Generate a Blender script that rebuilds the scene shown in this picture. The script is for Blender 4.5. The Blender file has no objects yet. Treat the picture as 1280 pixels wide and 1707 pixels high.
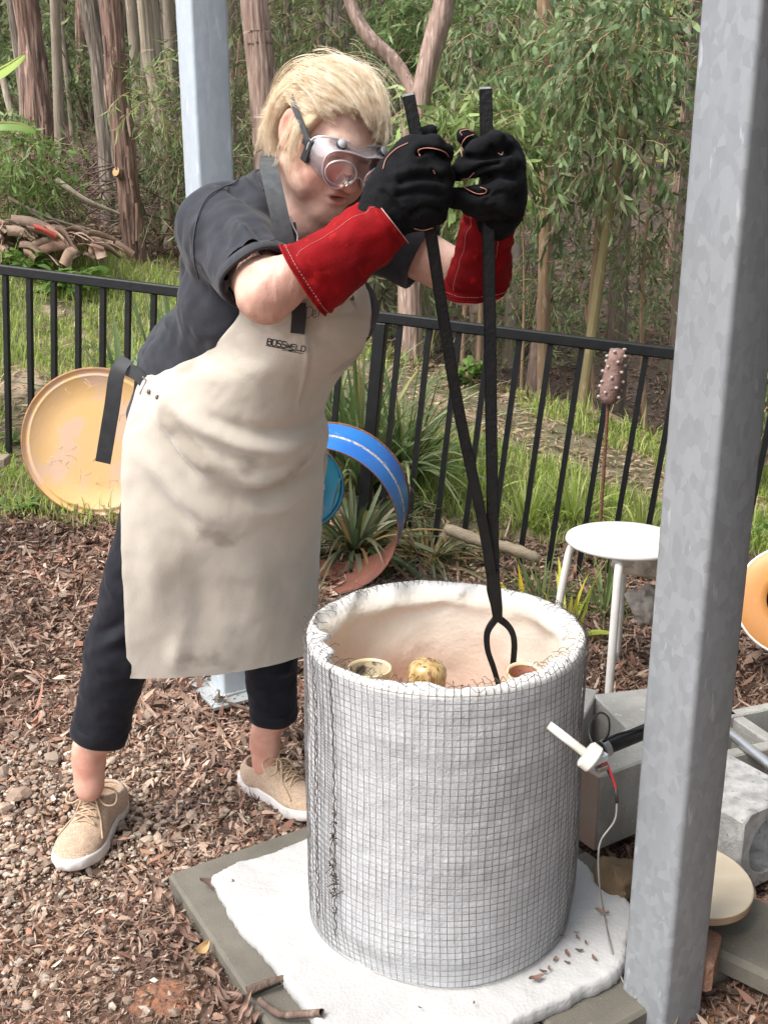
import bpy, math, random
import numpy as np
from mathutils import Vector, Matrix

# ------------------------------------------------------------------ camera, sky, sun, exposure
SC = bpy.context.scene
COL = SC.collection
CAMZ, PITCH, FPX, IW, IH = 1.35, math.radians(16), 1650.0, 1280.0, 1707.0
cam_d = bpy.data.cameras.new('camera')
cam = bpy.data.objects.new('camera', cam_d); COL.objects.link(cam)
cam.location = (0, 0, CAMZ); cam.rotation_euler = (math.pi / 2 - PITCH, 0, 0)
cam_d.sensor_fit = 'VERTICAL'; cam_d.sensor_height = 24.0; cam_d.lens = 24.0 * FPX / IH
cam_d.clip_start = 0.05; cam_d.clip_end = 500
SC.camera = cam
world = bpy.data.worlds.new('World'); SC.world = world; world.use_nodes = True
wn = world.node_tree.nodes; wl_ = world.node_tree.links
SUN_EL, SUN_AZ = math.radians(56), math.radians(235)      # azimuth clockwise from +Y: left of the camera and a little behind it
sky = wn.new('ShaderNodeTexSky'); sky.sky_type = 'NISHITA'; sky.sun_disc = False
sky.sun_elevation = SUN_EL; sky.sun_rotation = SUN_AZ; sky.dust_density = 3.0; sky.air_density = 1.0
hs = wn.new('ShaderNodeHueSaturation'); hs.inputs['Saturation'].default_value = 0.38   # thin even overcast
wl_.new(sky.outputs[0], hs.inputs['Color'])
wl_.new(hs.outputs[0], wn['Background'].inputs[0]); wn['Background'].inputs[1].default_value = 0.15
sun_d = bpy.data.lights.new('sun', 'SUN'); sun_d.energy = 1.3; sun_d.angle = math.radians(28); sun_d.color = (1, .96, .9)
sun = bpy.data.objects.new('sun', sun_d); COL.objects.link(sun)
sdir = Vector((math.sin(SUN_AZ) * math.cos(SUN_EL), math.cos(SUN_AZ) * math.cos(SUN_EL), math.sin(SUN_EL)))
sun.rotation_euler = sdir.to_track_quat('Z', 'Y').to_euler(); sun.location = sdir * 40
SC.view_settings.view_transform = 'Standard'; SC.view_settings.look = 'None'
SC.view_settings.gamma = 1; SC.view_settings.use_curve_mapping = False
SC.view_settings.exposure = 1.26
SC.cycles.max_bounces = 8; SC.cycles.transparent_max_bounces = 12; SC.cycles.use_denoising = True

# ------------------------------------------------------------------ helpers
rng = np.random.default_rng(11)
random.seed(5)
CT, ST = math.cos(PITCH), math.sin(PITCH)
def P(px, py, Y=None, z=None):
    """world point seen at a pixel, at a given distance Y or height z"""
    u, v = (px - IW / 2) / FPX, (IH / 2 - py) / FPX
    d = np.array([u, CT + v * ST, -ST + v * CT])
    t = Y / d[1] if Y is not None else (z - CAMZ) / d[2]
    return np.array([0, 0, CAMZ]) + d * t
def proj(p):
    p = np.asarray(p, float); r = p - np.array([0, 0, CAMZ])
    dep = r[..., 1] * CT - r[..., 2] * ST
    return np.stack([IW / 2 + FPX * r[..., 0] / dep, IH / 2 - FPX * (r[..., 1] * ST + r[..., 2] * CT) / dep], -1)
def nrm(v):
    v = np.asarray(v, float); return v / np.maximum(np.linalg.norm(v, axis=-1, keepdims=True), 1e-9)
def sstep(a, b, x):
    t = np.clip((np.asarray(x, float) - a) / (b - a), 0, 1); return t * t * (3 - 2 * t)
def vnoise(p, seed=0):
    p = np.asarray(p, float); i = np.floor(p).astype(np.int64); f = p - i; f = f * f * (3 - 2 * f)
    def h(a, b, c):
        n = (a * 73856093) ^ (b * 19349663) ^ (c * 83492791) ^ (seed * 2654435761)
        n = (n ^ (n >> 13)) * 1274126177 & 0x7fffffff; n = (n ^ (n >> 15)) * 69069 & 0x7fffffff
        return (n & 0xffff) / 32767.5 - 1
    r = 0
    for a in (0, 1):
        for b in (0, 1):
            for c in (0, 1):
                w = (f[..., 0] if a else 1 - f[..., 0]) * (f[..., 1] if b else 1 - f[..., 1]) * (f[..., 2] if c else 1 - f[..., 2])
                r = r + w * h(i[..., 0] + a, i[..., 1] + b, i[..., 2] + c)
    return r
def fbm(p, o=3, seed=0):
    p = np.asarray(p, float); return sum(vnoise(p * 2 ** k, seed + k) / 2 ** k for k in range(o))
def cr(pts, n):
    """Catmull-Rom through pts, n samples"""
    p = np.asarray(pts, float); p = np.concatenate([[2 * p[0] - p[1]], p, [2 * p[-1] - p[-2]]])
    t = np.linspace(0, len(p) - 3 - 1e-6, n); i = t.astype(int); f = (t - i)[:, None]
    a, b, c, d = p[i], p[i + 1], p[i + 2], p[i + 3]
    return .5 * (2 * b + (c - a) * f + (2 * a - 5 * b + 4 * c - d) * f ** 2 + (3 * b - a - 3 * c + d) * f ** 3)

def origin_of(o):
    v = np.zeros(3)
    while o is not None: v += np.array(o.location); o = o.parent
    return v
class MB:
    """collects geometry in world space; build() links it as one mesh object"""
    def __init__(s): s.V, s.Q, s.T, s.C, s.n = [], [], [], [], 0
    def add(s, V, Q=None, T=None, c=None):
        V = np.asarray(V, float).reshape(-1, 3)
        if Q is not None and len(Q): s.Q.append(np.asarray(Q, np.int64).reshape(-1, 4) + s.n)
        if T is not None and len(T): s.T.append(np.asarray(T, np.int64).reshape(-1, 3) + s.n)
        s.V.append(V)
        if c is None: c = (1, 1, 1)
        s.C.append(np.broadcast_to(np.asarray(c, float), (len(V), 3))); s.n += len(V); return s
    def box(s, c, size, rz=0, R=None, bev=0.0, col=None):
        h = np.asarray(size, float) / 2
        if R is None: R = np.array([[math.cos(rz), -math.sin(rz), 0], [math.sin(rz), math.cos(rz), 0], [0, 0, 1]])
        b = min(bev, h.min() * .45)
        V, idx = [], {}
        if b <= 0:
            for sx in (-1, 1):
                for sy in (-1, 1):
                    for sz in (-1, 1): V.append((sx * h[0], sy * h[1], sz * h[2]))
            Q = [(0, 1, 3, 2), (4, 6, 7, 5), (0, 4, 5, 1), (2, 3, 7, 6), (0, 2, 6, 4), (1, 5, 7, 3)]; T = []
        else:
            sg = [(x, y, z) for x in (-1, 1) for y in (-1, 1) for z in (-1, 1)]
            for q in sg:
                for a in range(3):
                    p = [q[k] * (h[k] if k == a else h[k] - b) for k in range(3)]
                    idx[q, a] = len(V); V.append(p)
            Q, T = [], []
            for a in range(3):
                for sa in (-1, 1):
                    o = [k for k in range(3) if k != a]; ring = []
                    for (i, j) in ((-1, -1), (1, -1), (1, 1), (-1, 1)):
                        q = [0, 0, 0]; q[a] = sa; q[o[0]] = i; q[o[1]] = j; ring.append(idx[tuple(q), a])
                    Q.append(ring)
            for a in range(3):
                o = [k for k in range(3) if k != a]
                for i in (-1, 1):
                    for j in (-1, 1):
                        q0 = [0, 0, 0]; q0[o[0]] = i; q0[o[1]] = j; q1 = list(q0); q0[a] = -1; q1[a] = 1
                        q0, q1 = tuple(q0), tuple(q1)
                        Q.append([idx[q0, o[0]], idx[q1, o[0]], idx[q1, o[1]], idx[q0, o[1]]])
            for q in sg: T.append([idx[q, k] for k in range(3)])
        return s.add(np.array(V) @ np.asarray(R).T + np.asarray(c, float), Q, T, col)
    def tube(s, pts, r, n=8, cap=True, col=None, flat=None, up=None):
        p = np.asarray(pts, float); m = len(p); r = np.broadcast_to(np.asarray(r, float), (m,))
        t = nrm(np.gradient(p, axis=0))
        x = np.cross(t[0], up if up is not None else (.31, .2, .93)); x = nrm(x); X = [x]
        for i in range(1, m):
            x = x - t[i] * np.dot(x, t[i]); x = nrm(x); X.append(x)
        X = np.array(X); Yv = np.cross(t, X); a = np.arange(n) / n * 2 * math.pi + math.pi / n
        fy = 1 if flat is None else flat
        V = p[:, None] + r[:, None, None] * (X[:, None] * np.cos(a)[None, :, None] + fy * Yv[:, None] * np.sin(a)[None, :, None])
        i = np.arange(m - 1)[:, None] * n; j = np.arange(n)[None]
        Q = np.stack([i + j, i + (j + 1) % n, i + n + (j + 1) % n, i + n + j], -1).reshape(-1, 4)
        V = V.reshape(-1, 3); T = []
        if cap:
            V = np.concatenate([V, p[:1], p[-1:]]); k = m * n
            T = [(k, (j + 1) % n, j) for j in range(n)] + [(k + 1, (m - 1) * n + j, (m - 1) * n + (j + 1) % n) for j in range(n)]
        return s.add(V, Q, T, col)
    def grid(s, V, wrap_u=False, wrap_v=False, col=None):
        """V: (nv, nu, 3)"""
        V = np.asarray(V, float); nv, nu = V.shape[:2]
        i = np.arange(nv if wrap_v else nv - 1)[:, None]; j = np.arange(nu if wrap_u else nu - 1)[None]
        a = i * nu + j; b = i * nu + (j + 1) % nu; c = ((i + 1) % nv) * nu + (j + 1) % nu; d = ((i + 1) % nv) * nu + j
        return s.add(V.reshape(-1, 3), np.stack(np.broadcast_arrays(a, b, c, d), -1).reshape(-1, 4), None,
                     None if col is None else np.asarray(col).reshape(-1, 3))
    def lathe(s, prof, c, n=48, axis=(0, 0, 1), col=None, jit=None):
        """prof: list of (radius, along axis)"""
        ax = nrm(axis); x = nrm(np.cross(ax, (0.3, .9, .2) if abs(ax[2]) > .5 else (0, 0, 1))); y = np.cross(ax, x)
        a = np.arange(n) / n * 2 * math.pi
        ring = x[None] * np.cos(a)[:, None] + y[None] * np.sin(a)[:, None]
        pr = np.asarray(prof, float)
        V = np.asarray(c, float) + pr[:, 0][:, None, None] * ring[None] + pr[:, 1][:, None, None] * ax
        if jit is not None: V = jit(V)
        return s.grid(V, wrap_u=True, col=col)
    def build(s, name, mat, parent=None, smooth=True, **pr):
        V = np.concatenate(s.V); off = origin_of(parent); V = V - off
        Q = np.concatenate(s.Q) if s.Q else np.zeros((0, 4), np.int64); T = np.concatenate(s.T) if s.T else np.zeros((0, 3), np.int64)
        me = bpy.data.meshes.new(name); nl = Q.size + T.size; nf = len(Q) + len(T)
        me.vertices.add(len(V)); me.vertices.foreach_set('co', V.astype(np.float32).ravel())
        me.loops.add(nl); me.loops.foreach_set('vertex_index', np.concatenate([Q.ravel(), T.ravel()]).astype(np.int32))
        me.polygons.add(nf)
        st = np.concatenate([np.arange(len(Q)) * 4, Q.size + np.arange(len(T)) * 3]).astype(np.int32)
        me.polygons.foreach_set('loop_start', st)
        me.polygons.foreach_set('use_smooth', np.full(nf, bool(smooth)))
        me.update(calc_edges=True); me.validate()
        C = np.concatenate(s.C); at = me.color_attributes.new('Col', 'FLOAT_COLOR', 'POINT')
        at.data.foreach_set('color', np.concatenate([C, np.ones((len(C), 1))], 1).astype(np.float32).ravel())
        if smooth == 'auto':
            me.set_sharp_from_angle(angle=math.radians(38))
        if mat is not None: me.materials.append(mat)
        o = bpy.data.objects.new(name, me); COL.objects.link(o)
        if parent is not None: o.parent = parent
        for k, v in pr.items(): o[k] = v
        return o
def thing(name, label, cat, loc=(0, 0, 0), group=None):
    o = bpy.data.objects.new(name, None); COL.objects.link(o); o.location = [float(x) for x in loc]; o.empty_display_size = .05
    o['label'] = label; o['category'] = cat
    if group: o['group'] = group
    return o
def tag(o, label, cat, group=None):
    o['label'] = label; o['category'] = cat
    if group: o['group'] = group
    return o

# ------------------------------------------------------------------ signed distance modelling (body, clothes, gloves)
HS, HR = 0.92, None                        # head scale and head axes (set where the woman is built)
class SDF:
    def __init__(s, *axes):
        s.ax = [np.asarray(a, np.float32) for a in axes]; s.f = np.full([len(a) for a in s.ax], .2, np.float32)
    @staticmethod
    def box(lo, hi, h): return [np.arange(l, g + h, h) for l, g in zip(lo, hi)]
    def sl(s, lo, hi):
        r = []
        for a, l, h in zip(s.ax, lo, hi):
            i = max(0, np.searchsorted(a, l) - 1); j = min(len(a), np.searchsorted(a, h) + 1); r.append(slice(i, max(i, j)))
        return tuple(r)
    def pts(s, sl): return [s.ax[0][sl[0]][:, None, None], s.ax[1][sl[1]][None, :, None], s.ax[2][sl[2]][None, None, :]]
    def mix(s, sl, d, k, op):
        f = s.f[sl]
        if op == 'add':
            if k <= 0: r = np.minimum(f, d)
            else:
                h = np.clip(.5 + .5 * (f - d) / k, 0, 1); r = f + (d - f) * h - k * h * (1 - h)
        else:
            d = -d
            if k <= 0: r = np.maximum(f, d)
            else:
                h = np.clip(.5 - .5 * (f - d) / k, 0, 1); r = f + (d - f) * h + k * h * (1 - h)
        s.f[sl] = r
    def cap(s, a, b, ra, rb=None, k=.02, op='add'):
        a, b = np.asarray(a, float), np.asarray(b, float); rb = ra if rb is None else rb; m = max(ra, rb) + k + .05
        sl = s.sl(np.minimum(a, b) - m, np.maximum(a, b) + m); X, Y, Z = s.pts(sl); d = b - a; L = max(d @ d, 1e-9)
        t = np.clip(((X - a[0]) * d[0] + (Y - a[1]) * d[1] + (Z - a[2]) * d[2]) / L, 0, 1)
        q = np.sqrt((X - a[0] - t * d[0]) ** 2 + (Y - a[1] - t * d[1]) ** 2 + (Z - a[2] - t * d[2]) ** 2) - (ra + (rb - ra) * t)
        s.mix(sl, q.astype(np.float32), k, op); return s
    def ell(s, c, r, R=None, k=.02, op='add'):
        c, r = np.asarray(c, float), np.asarray(r, float) * (HS if R is HR else 1.0); m = r.max() + k + .05
        sl = s.sl(c - m, c + m); X, Y, Z = s.pts(sl); X, Y, Z = X - c[0], Y - c[1], Z - c[2]
        R = np.eye(3) if R is None else np.asarray(R)      # columns are the axes
        L = [(X * R[0, i] + Y * R[1, i] + Z * R[2, i]) / r[i] for i in range(3)]
        k0 = np.sqrt(L[0] ** 2 + L[1] ** 2 + L[2] ** 2); k1 = np.sqrt((L[0] / r[0]) ** 2 + (L[1] / r[1]) ** 2 + (L[2] / r[2]) ** 2) + 1e-6
        s.mix(sl, (k0 * (k0 - 1) / k1).astype(np.float32), k, op); return s
    def half(s, c, n, k=.004):
        """cut away everything on the +n side of a plane"""
        n = nrm(n); X, Y, Z = s.pts((slice(None),) * 3)
        s.mix((slice(None),) * 3, (-((X - c[0]) * n[0] + (Y - c[1]) * n[1] + (Z - c[2]) * n[2])).astype(np.float32), k, 'sub'); return s
    def mesh(s, smooth=1):
        f = s.f; ins = f < 0; n = f.shape
        cs = sum(ins[a:n[0] - 1 + a, b:n[1] - 1 + b, c:n[2] - 1 + c].astype(np.int8) for a in (0, 1) for b in (0, 1) for c in (0, 1))
        act = (cs > 0) & (cs < 8); idx = np.argwhere(act); vid = np.full(act.shape, -1, np.int64); vid[act] = np.arange(len(idx))
        pos = np.zeros((len(idx), 3)); cnt = np.zeros(len(idx))
        for a in range(3):
            o = [k for k in range(3) if k != a]
            for i in (0, 1):
                for j in (0, 1):
                    o0 = np.zeros(3, int); o0[o[0]] = i; o0[o[1]] = j; o1 = o0.copy(); o1[a] = 1
                    v0 = f[tuple((idx + o0).T)]; v1 = f[tuple((idx + o1).T)]; x = (v0 < 0) != (v1 < 0)
                    t = np.where(x, v0 / np.where(x, v0 - v1, 1), 0); pos += x[:, None] * (o0 + t[:, None] * (o1 - o0)); cnt += x
        pos = idx + pos / cnt[:, None]
        V = np.stack([np.interp(pos[:, k], np.arange(n[k]), s.ax[k]) for k in range(3)], -1)
        Q = []
        for a in range(3):
            b, c = (a + 1) % 3, (a + 2) % 3
            s0 = [slice(None)] * 3; s1 = [slice(None)] * 3; s0[a] = slice(0, n[a] - 1); s1[a] = slice(1, n[a])
            for w in (b, c): s0[w] = slice(1, n[w] - 1); s1[w] = slice(1, n[w] - 1)
            i0, i1 = ins[tuple(s0)], ins[tuple(s1)]; e = np.argwhere(i0 != i1); flip = i1[tuple(e.T)]
            e[:, b] += 1; e[:, c] += 1
            eb = np.zeros(3, int); eb[b] = 1; ec = np.zeros(3, int); ec[c] = 1
            q = np.stack([vid[tuple((e - eb - ec).T)], vid[tuple((e - ec).T)], vid[tuple(e.T)], vid[tuple((e - eb).T)]], -1)
            q[flip] = q[flip][:, ::-1]; Q.append(q)
        Q = np.concatenate(Q); Q = Q[(Q >= 0).all(1)]
        for _ in range(smooth):
            acc = np.zeros_like(V); ct = np.zeros(len(V))
            for k in range(4):
                a, b = Q[:, k], Q[:, (k + 1) % 4]
                for w in range(3): acc[:, w] += np.bincount(a, V[b, w], len(V)) + np.bincount(b, V[a, w], len(V))
                ct += np.bincount(a, minlength=len(V)) + np.bincount(b, minlength=len(V))
            V = V * .5 + .5 * acc / np.maximum(ct, 1)[:, None]
        return V, Q
def normals(V, Q):
    n = np.cross(V[Q[:, 2]] - V[Q[:, 0]], V[Q[:, 3]] - V[Q[:, 1]]); r = np.zeros_like(V)
    for k in range(Q.shape[1]):
        for w in range(3): r[:, w] += np.bincount(Q[:, k], n[:, w], len(V))
    return nrm(r)

# ------------------------------------------------------------------ materials
def mat(name, c1, c2=None, scale=8, rough=.7, bump=0, bscale=60, attr=False, metal=0, spec=.4, stretch=None, c3=None, sscale=40, sthr=.62,
        detail=6, voro=0, sheen=0, sss=0, bump2=0, b2scale=6, dist=.01, bstretch=None, coat=0):
    m = bpy.data.materials.new(name); m.use_nodes = True; N, L = m.node_tree.nodes, m.node_tree.links; b = N['Principled BSDF']
    tc = N.new('ShaderNodeTexCoord'); geo = tc.outputs['Object']
    def noise(sc, st=None, det=detail, dst=0):
        v = geo
        if st is not None:
            mp = N.new('ShaderNodeMapping'); mp.inputs['Scale'].default_value = st; L.new(geo, mp.inputs[0]); v = mp.outputs[0]
        t = N.new('ShaderNodeTexNoise'); t.inputs['Scale'].default_value = sc; t.inputs['Detail'].default_value = det; t.inputs['Distortion'].default_value = dst
        L.new(v, t.inputs['Vector']); return t.outputs['Fac']
    def ramp(f, lo, hi):
        r = N.new('ShaderNodeMapRange'); r.inputs[1].default_value = lo; r.inputs[2].default_value = hi; r.clamp = True; L.new(f, r.inputs[0]); return r.outputs[0]
    def mixc(f, a, bb, mode='MIX'):
        x = N.new('ShaderNodeMix'); x.data_type = 'RGBA'; x.blend_type = mode
        for s_, v in ((x.inputs[6], a), (x.inputs[7], bb)):
            if isinstance(v, tuple): s_.default_value = (*v, 1)
            else: L.new(v, s_)
        if isinstance(f, float): x.inputs[0].default_value = f
        else: L.new(f, x.inputs[0])
        return x.outputs[2]
    col = None
    if c2 is not None: col = mixc(ramp(noise(scale, stretch), .35, .65), tuple(c1), tuple(c2))
    if voro:
        vt = N.new('ShaderNodeTexVoronoi'); vt.inputs['Scale'].default_value = voro; mp = N.new('ShaderNodeMapping'); mp.inputs['Scale'].default_value = (1, 1, .6); L.new(geo, mp.inputs[0]); L.new(mp.outputs[0], vt.inputs['Vector'])
        sp = N.new('ShaderNodeSeparateColor'); L.new(vt.outputs['Color'], sp.inputs[0]); col = mixc(ramp(sp.outputs[0], -.2, 1.2), tuple(c1), tuple(c2))
    if c3 is not None: col = mixc(ramp(noise(sscale, stretch, 4), sthr, sthr + .08), col if col is not None else tuple(c1), tuple(c3))
    if attr:
        a = N.new('ShaderNodeAttribute'); a.attribute_name = 'Col'
        col = mixc(1.0, a.outputs['Color'], col if col is not None else tuple(c1), 'MULTIPLY')
    if col is None: b.inputs['Base Color'].default_value = (*c1, 1)
    else: L.new(col, b.inputs['Base Color'])
    b.inputs['Roughness'].default_value = rough; b.inputs['Metallic'].default_value = metal; b.inputs['Specular IOR Level'].default_value = spec
    if sheen: b.inputs['Sheen Weight'].default_value = sheen
    if coat: b.inputs['Coat Weight'].default_value = coat; b.inputs['Coat Roughness'].default_value = .15
    if sss: b.inputs['Subsurface Weight'].default_value = sss; b.inputs['Subsurface Radius'].default_value = (.012, .005, .003); b.inputs['Subsurface Scale'].default_value = 1
    nrm_ = None
    for amt, sc in ((bump2, b2scale), (bump, bscale)):
        if amt:
            bp = N.new('ShaderNodeBump'); bp.inputs['Strength'].default_value = amt; bp.inputs['Distance'].default_value = dist
            L.new(noise(sc, bstretch or stretch, 5), bp.inputs['Height'])
            if nrm_ is not None: L.new(nrm_, bp.inputs['Normal'])
            nrm_ = bp.outputs[0]
    if nrm_ is not None: L.new(nrm_, b.inputs['Normal'])
    return m
def leafmat(name, tint=(1, 1, 1), trans=.35, rough=.45):
    m = bpy.data.materials.new(name); m.use_nodes = True; N, L = m.node_tree.nodes, m.node_tree.links; b = N['Principled BSDF']
    a = N.new('ShaderNodeAttribute'); a.attribute_name = 'Col'
    x = N.new('ShaderNodeMix'); x.data_type = 'RGBA'; x.blend_type = 'MULTIPLY'; x.inputs[0].default_value = 1; x.inputs[7].default_value = (*tint, 1); L.new(a.outputs['Color'], x.inputs[6])
    L.new(x.outputs[2], b.inputs['Base Color']); b.inputs['Roughness'].default_value = rough; b.inputs['Specular IOR Level'].default_value = .35
    t = N.new('ShaderNodeBsdfTranslucent'); L.new(x.outputs[2], t.inputs[0])
    s = N.new('ShaderNodeMixShader'); s.inputs[0].default_value = trans; L.new(b.outputs[0], s.inputs[1]); L.new(t.outputs[0], s.inputs[2]); L.new(s.outputs[0], N['Material Output'].inputs[0])
    return m
# ------------------------------------------------------------------ terrain
def crest(x): return np.clip(6.15 - .5 * x, 5.0, 6.9)
def terr(x, y):
    x = np.asarray(x, float); y = np.asarray(y, float); xc = np.clip(x, -3, 2)
    z = sstep(2.5, 4.0, y) * (.10 - .08 * xc)
    c = crest(x); z = z + np.clip(np.minimum(y, c) - 4, 0, None) * (.235 - .05 * xc)
    d = np.clip(y - c, 0, None); s = sstep(-2.2, 0.6, x)
    z = z + np.minimum(d, 5) * (.07 - .30 * s) + np.clip(d - 5, 0, None) * (.27 + .20 * s)
    p = np.stack([x, y, 0 * x], -1)
    return z + .012 * fbm(p * 3, 2, 3) * sstep(.5, 2.2, y) + .05 * fbm(p * .9, 2, 4) * sstep(4, 7, y) + .004 * fbm(p * 14, 2, 5)
def axis(segs):
    r = []
    for a, b, h in segs: r.append(np.arange(a, b, h))
    return np.concatenate(r + [[segs[-1][1]]])
gx = axis([(-60, -12, 3), (-12, -4, .5), (-4, 4, .06), (4, 12, .5), (12, 60, 3)])
gy = axis([(-12, .6, .8), (.6, 4, .04), (4, 8, .08), (8, 16, .4), (16, 110, 3)])
GX, GY = np.meshgrid(gx, gy)
m_dirt = mat('dirt', (.20, .115, .075), (.10, .062, .045), 7, .95, .9, 90, c3=(.30, .15, .085), sscale=2.2, sthr=.58, dist=.012, bump2=.6, b2scale=25)
m_bank = mat('bank_soil', (.16, .13, .085), (.10, .10, .05), 5, .95, .8, 70, c3=(.30, .23, .16), sscale=3, sthr=.55)
m_floor = mat('forest_floor', (.13, .09, .07), (.055, .045, .035), 3, .95, .9, 25, c3=(.2, .13, .1), sscale=9, sthr=.6, dist=.05)
def sheet(name, j0, j1, m):
    V = np.stack([GX, GY, terr(GX, GY)], -1)[j0:j1]
    o = MB().grid(V).build(name, m, kind='structure'); return o
ja = int(np.searchsorted(gy, 3.95)); jb = int(np.searchsorted(gy, 6.9))
sheet('ground', 0, ja + 1, m_dirt); sheet('grass_bank_terrain', ja, jb + 1, m_bank); sheet('hill', jb, len(gy), m_floor)

# ------------------------------------------------------------------ paving pad, aligned with the shelter posts
AZ = math.radians(32); E1 = np.array([math.cos(AZ), math.sin(AZ), 0]); E2 = np.array([math.sin(AZ), -math.cos(AZ), 0])
PA = np.array([-.4545, 1.793, 0])
RZ = np.array([E1, -E2, [0, 0, 1]]).T
m_paver = mat('paver_concrete', (.17, .155, .125), (.115, .105, .085), 9, .9, .5, 220, c3=(.26, .23, .19), sscale=160, sthr=.68, dist=.003, bump2=.3, b2scale=40)
plab = [('brown concrete paving slab under the left end of the white fibre sheet', 0, 0), ('brown concrete paving slab behind the wire drum kiln, mostly covered by the fibre sheet', 1, 0),
        ('brown concrete paving slab at the front under two broken twigs', 0, 1), ('brown concrete paving slab sticking out beside the foot of the near steel post', 1, 1)]
for l, i, j in plab:
    c = PA + E1 * (.2 + .404 * i) + E2 * (.2 + .404 * j)
    tag(MB().box(c + [0, 0, .012 - .003 * ((i + j) % 2)], (.4, .4, .066), R=RZ, bev=.006).build('paving_slab', m_paver, smooth=False), l, 'paving slab', 'paving slabs under the kiln')

# ------------------------------------------------------------------ galvanised shelter posts
m_galv = mat('galvanised_steel', (.315, .33, .345), (.235, .248, .26), 16, .5, .12, 60, metal=.2, spec=.35, voro=85, c3=(.40, .415, .43), sscale=60, sthr=.66, stretch=(1, 1, .25), dist=.004)
m_galv2 = mat('galvanised_plate', (.50, .52, .52), (.40, .43, .43), 20, .5, .2, 80, metal=.4)
m_bolt = mat('bolt_steel', (.32, .31, .28), (.22, .18, .14), 60, .5, .2, 120, metal=.7)
def rhs(mb, c, w, z0, z1, t=.004, r=.010):
    """square hollow tube with rounded corners"""
    pts = []
    for (sx, sy, a0) in ((1, 1, 0), (-1, 1, 90), (-1, -1, 180), (1, -1, 270)):
        for k in range(5):
            a = math.radians(a0 + 22.5 * k); pts.append((sx * (w / 2 - r) + r * math.cos(a), sy * (w / 2 - r) + r * math.sin(a)))
    pts = np.array(pts); R2 = RZ[:2, :2]
    zs = np.linspace(z0, z1, 14)
    o = pts @ R2.T; V = np.stack([np.concatenate([o + c[:2], np.full((len(o), 1), z)], 1) for z in zs]); mb.grid(V, wrap_u=True)
    i = (pts * (1 - 2 * t / w)) @ R2.T; V = np.stack([np.concatenate([i + c[:2], np.full((len(i), 1), z)], 1) for z in zs[::-1]]); mb.grid(V, wrap_u=True)
def post(c, label, z0, z1, plate=True, m_galv=m_galv):
    t = thing('steel_post', label, 'post', (c[0], c[1], z0), 'galvanised shelter posts')
    mb = MB(); rhs(mb, c, .1, z0 + .0125, z1); mb.build('tube', m_galv, t, smooth='auto')
    if not plate: return t
    MB().box((c[0], c[1], z0 + .006), (.2, .2, .012), R=RZ, bev=.002).build('base_plate', m_galv2, t, smooth=False)
    w = MB(); q = [np.array([c[0], c[1], 0]) + E1 * a * .053 + E2 * b * .053 for a, b in ((1, 1), (1, -1), (-1, -1), (-1, 1), (1, 1))]
    for k in range(4):
        n_ = 14; seg = [q[k] + (q[k + 1] - q[k]) * u / n_ + [0, 0, z0 + .015 + .001 * random.random()] for u in range(n_ + 1)]; w.tube(seg, [.0045 + .0012 * random.random() for _ in seg], 6)
    w.build('weld_bead', m_galv2, t)
    for a in (1, -1):
        for b in (1, -1):
            p = np.array([c[0], c[1], 0]) + E1 * a * .078 + E2 * b * .078
            bo = MB().tube([p + [0, 0, z0 + .012], p + [0, 0, z0 + .05]], .006, 10); bo = bo.build('anchor_bolt', m_bolt, t)
            MB().tube([p + [0, 0, z0 + .0165], p + [0, 0, z0 + .030]], .0125, 6).build('nut', m_bolt, bo, smooth=False)
            MB().tube([p + [0, 0, z0 + .0125], p + [0, 0, z0 + .0160]], .016, 14).build('washer', m_galv2, bo, smooth='auto')
    return t
post((.492, 1.452), 'close galvanised square steel post standing in front of the white stool', -.12, 3.2, False)
pl = P(383, 1160, z=.03); 
lp = post((pl[0], pl[1] + .06), 'galvanised square steel post rising behind the back of the woman', .02, 3.3, True, mat('sky_lit_galvanised_steel', (.47, .525, .57), (.41, .46, .505), 12, .45, .12, 60, metal=.15, voro=70, c3=(.56, .61, .65), sscale=40, sthr=.64, stretch=(1, 1, .3)))  # lighter bluish base colour stands in for skylight on this post

# unseen wall and roof added behind the camera to shade the close post
m_shade_shed = mat('shade_shed_cladding', (.025, .036, .03), (.018, .028, .022), 3, .5)
sc_ = np.array([.49, 1.45, 0]) + np.array([.539, -.842, 0]) * 3.0 + E1 * .95
sd = thing('added_shade_shed', 'dark green shelter added out of view to shade the near steel post', 'added_shade_shed', sc_)
MB().box(sc_ + [0, 0, 1.5], (3.8, .08, 3.0), R=RZ).build('wall', m_shade_shed, sd, smooth=False)
MB().box(sc_ - E2 * 1.25 + [0, 0, 2.9], (4.0, 2.9, .06), R=RZ).build('roof', m_shade_shed, sd, smooth=False)

# ------------------------------------------------------------------ fibre sheet under the kiln
m_fibre = mat('ceramic_fibre', (.485, .48, .47), (.42, .415, .405), 7, .85, .55, 150, dist=.003, bump2=.35, b2scale=22, c3=(.62, .52, .44), sscale=4.5, sthr=.70)
ZS = .075
out = [(353, 1458), (372, 1490), (405, 1540), (445, 1582), (475, 1630), (520, 1690), (590, 1765), (740, 1770), (820, 1725), (880, 1692), (960, 1650), (1038, 1606), (1050, 1555), (1049, 1500), (1010, 1466), (960, 1425), (860, 1372), (760, 1345), (640, 1352), (520, 1392), (440, 1424), (392, 1434)]
pb = np.array([P(x, y, z=ZS) for x, y in out]); pb = cr(np.concatenate([pb, pb[:1]]), 361)[:-1]
cen = pb.mean(0); nb = len(pb); ang = np.arange(nb)
edge = 1 + .016 * vnoise(np.stack([pb[:, 0] * 13, pb[:, 1] * 13, 0 * ang], 1), 2) + .009 * vnoise(pb * 60, 8) + .007 * vnoise(pb * 190, 18)
rows = []
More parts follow.
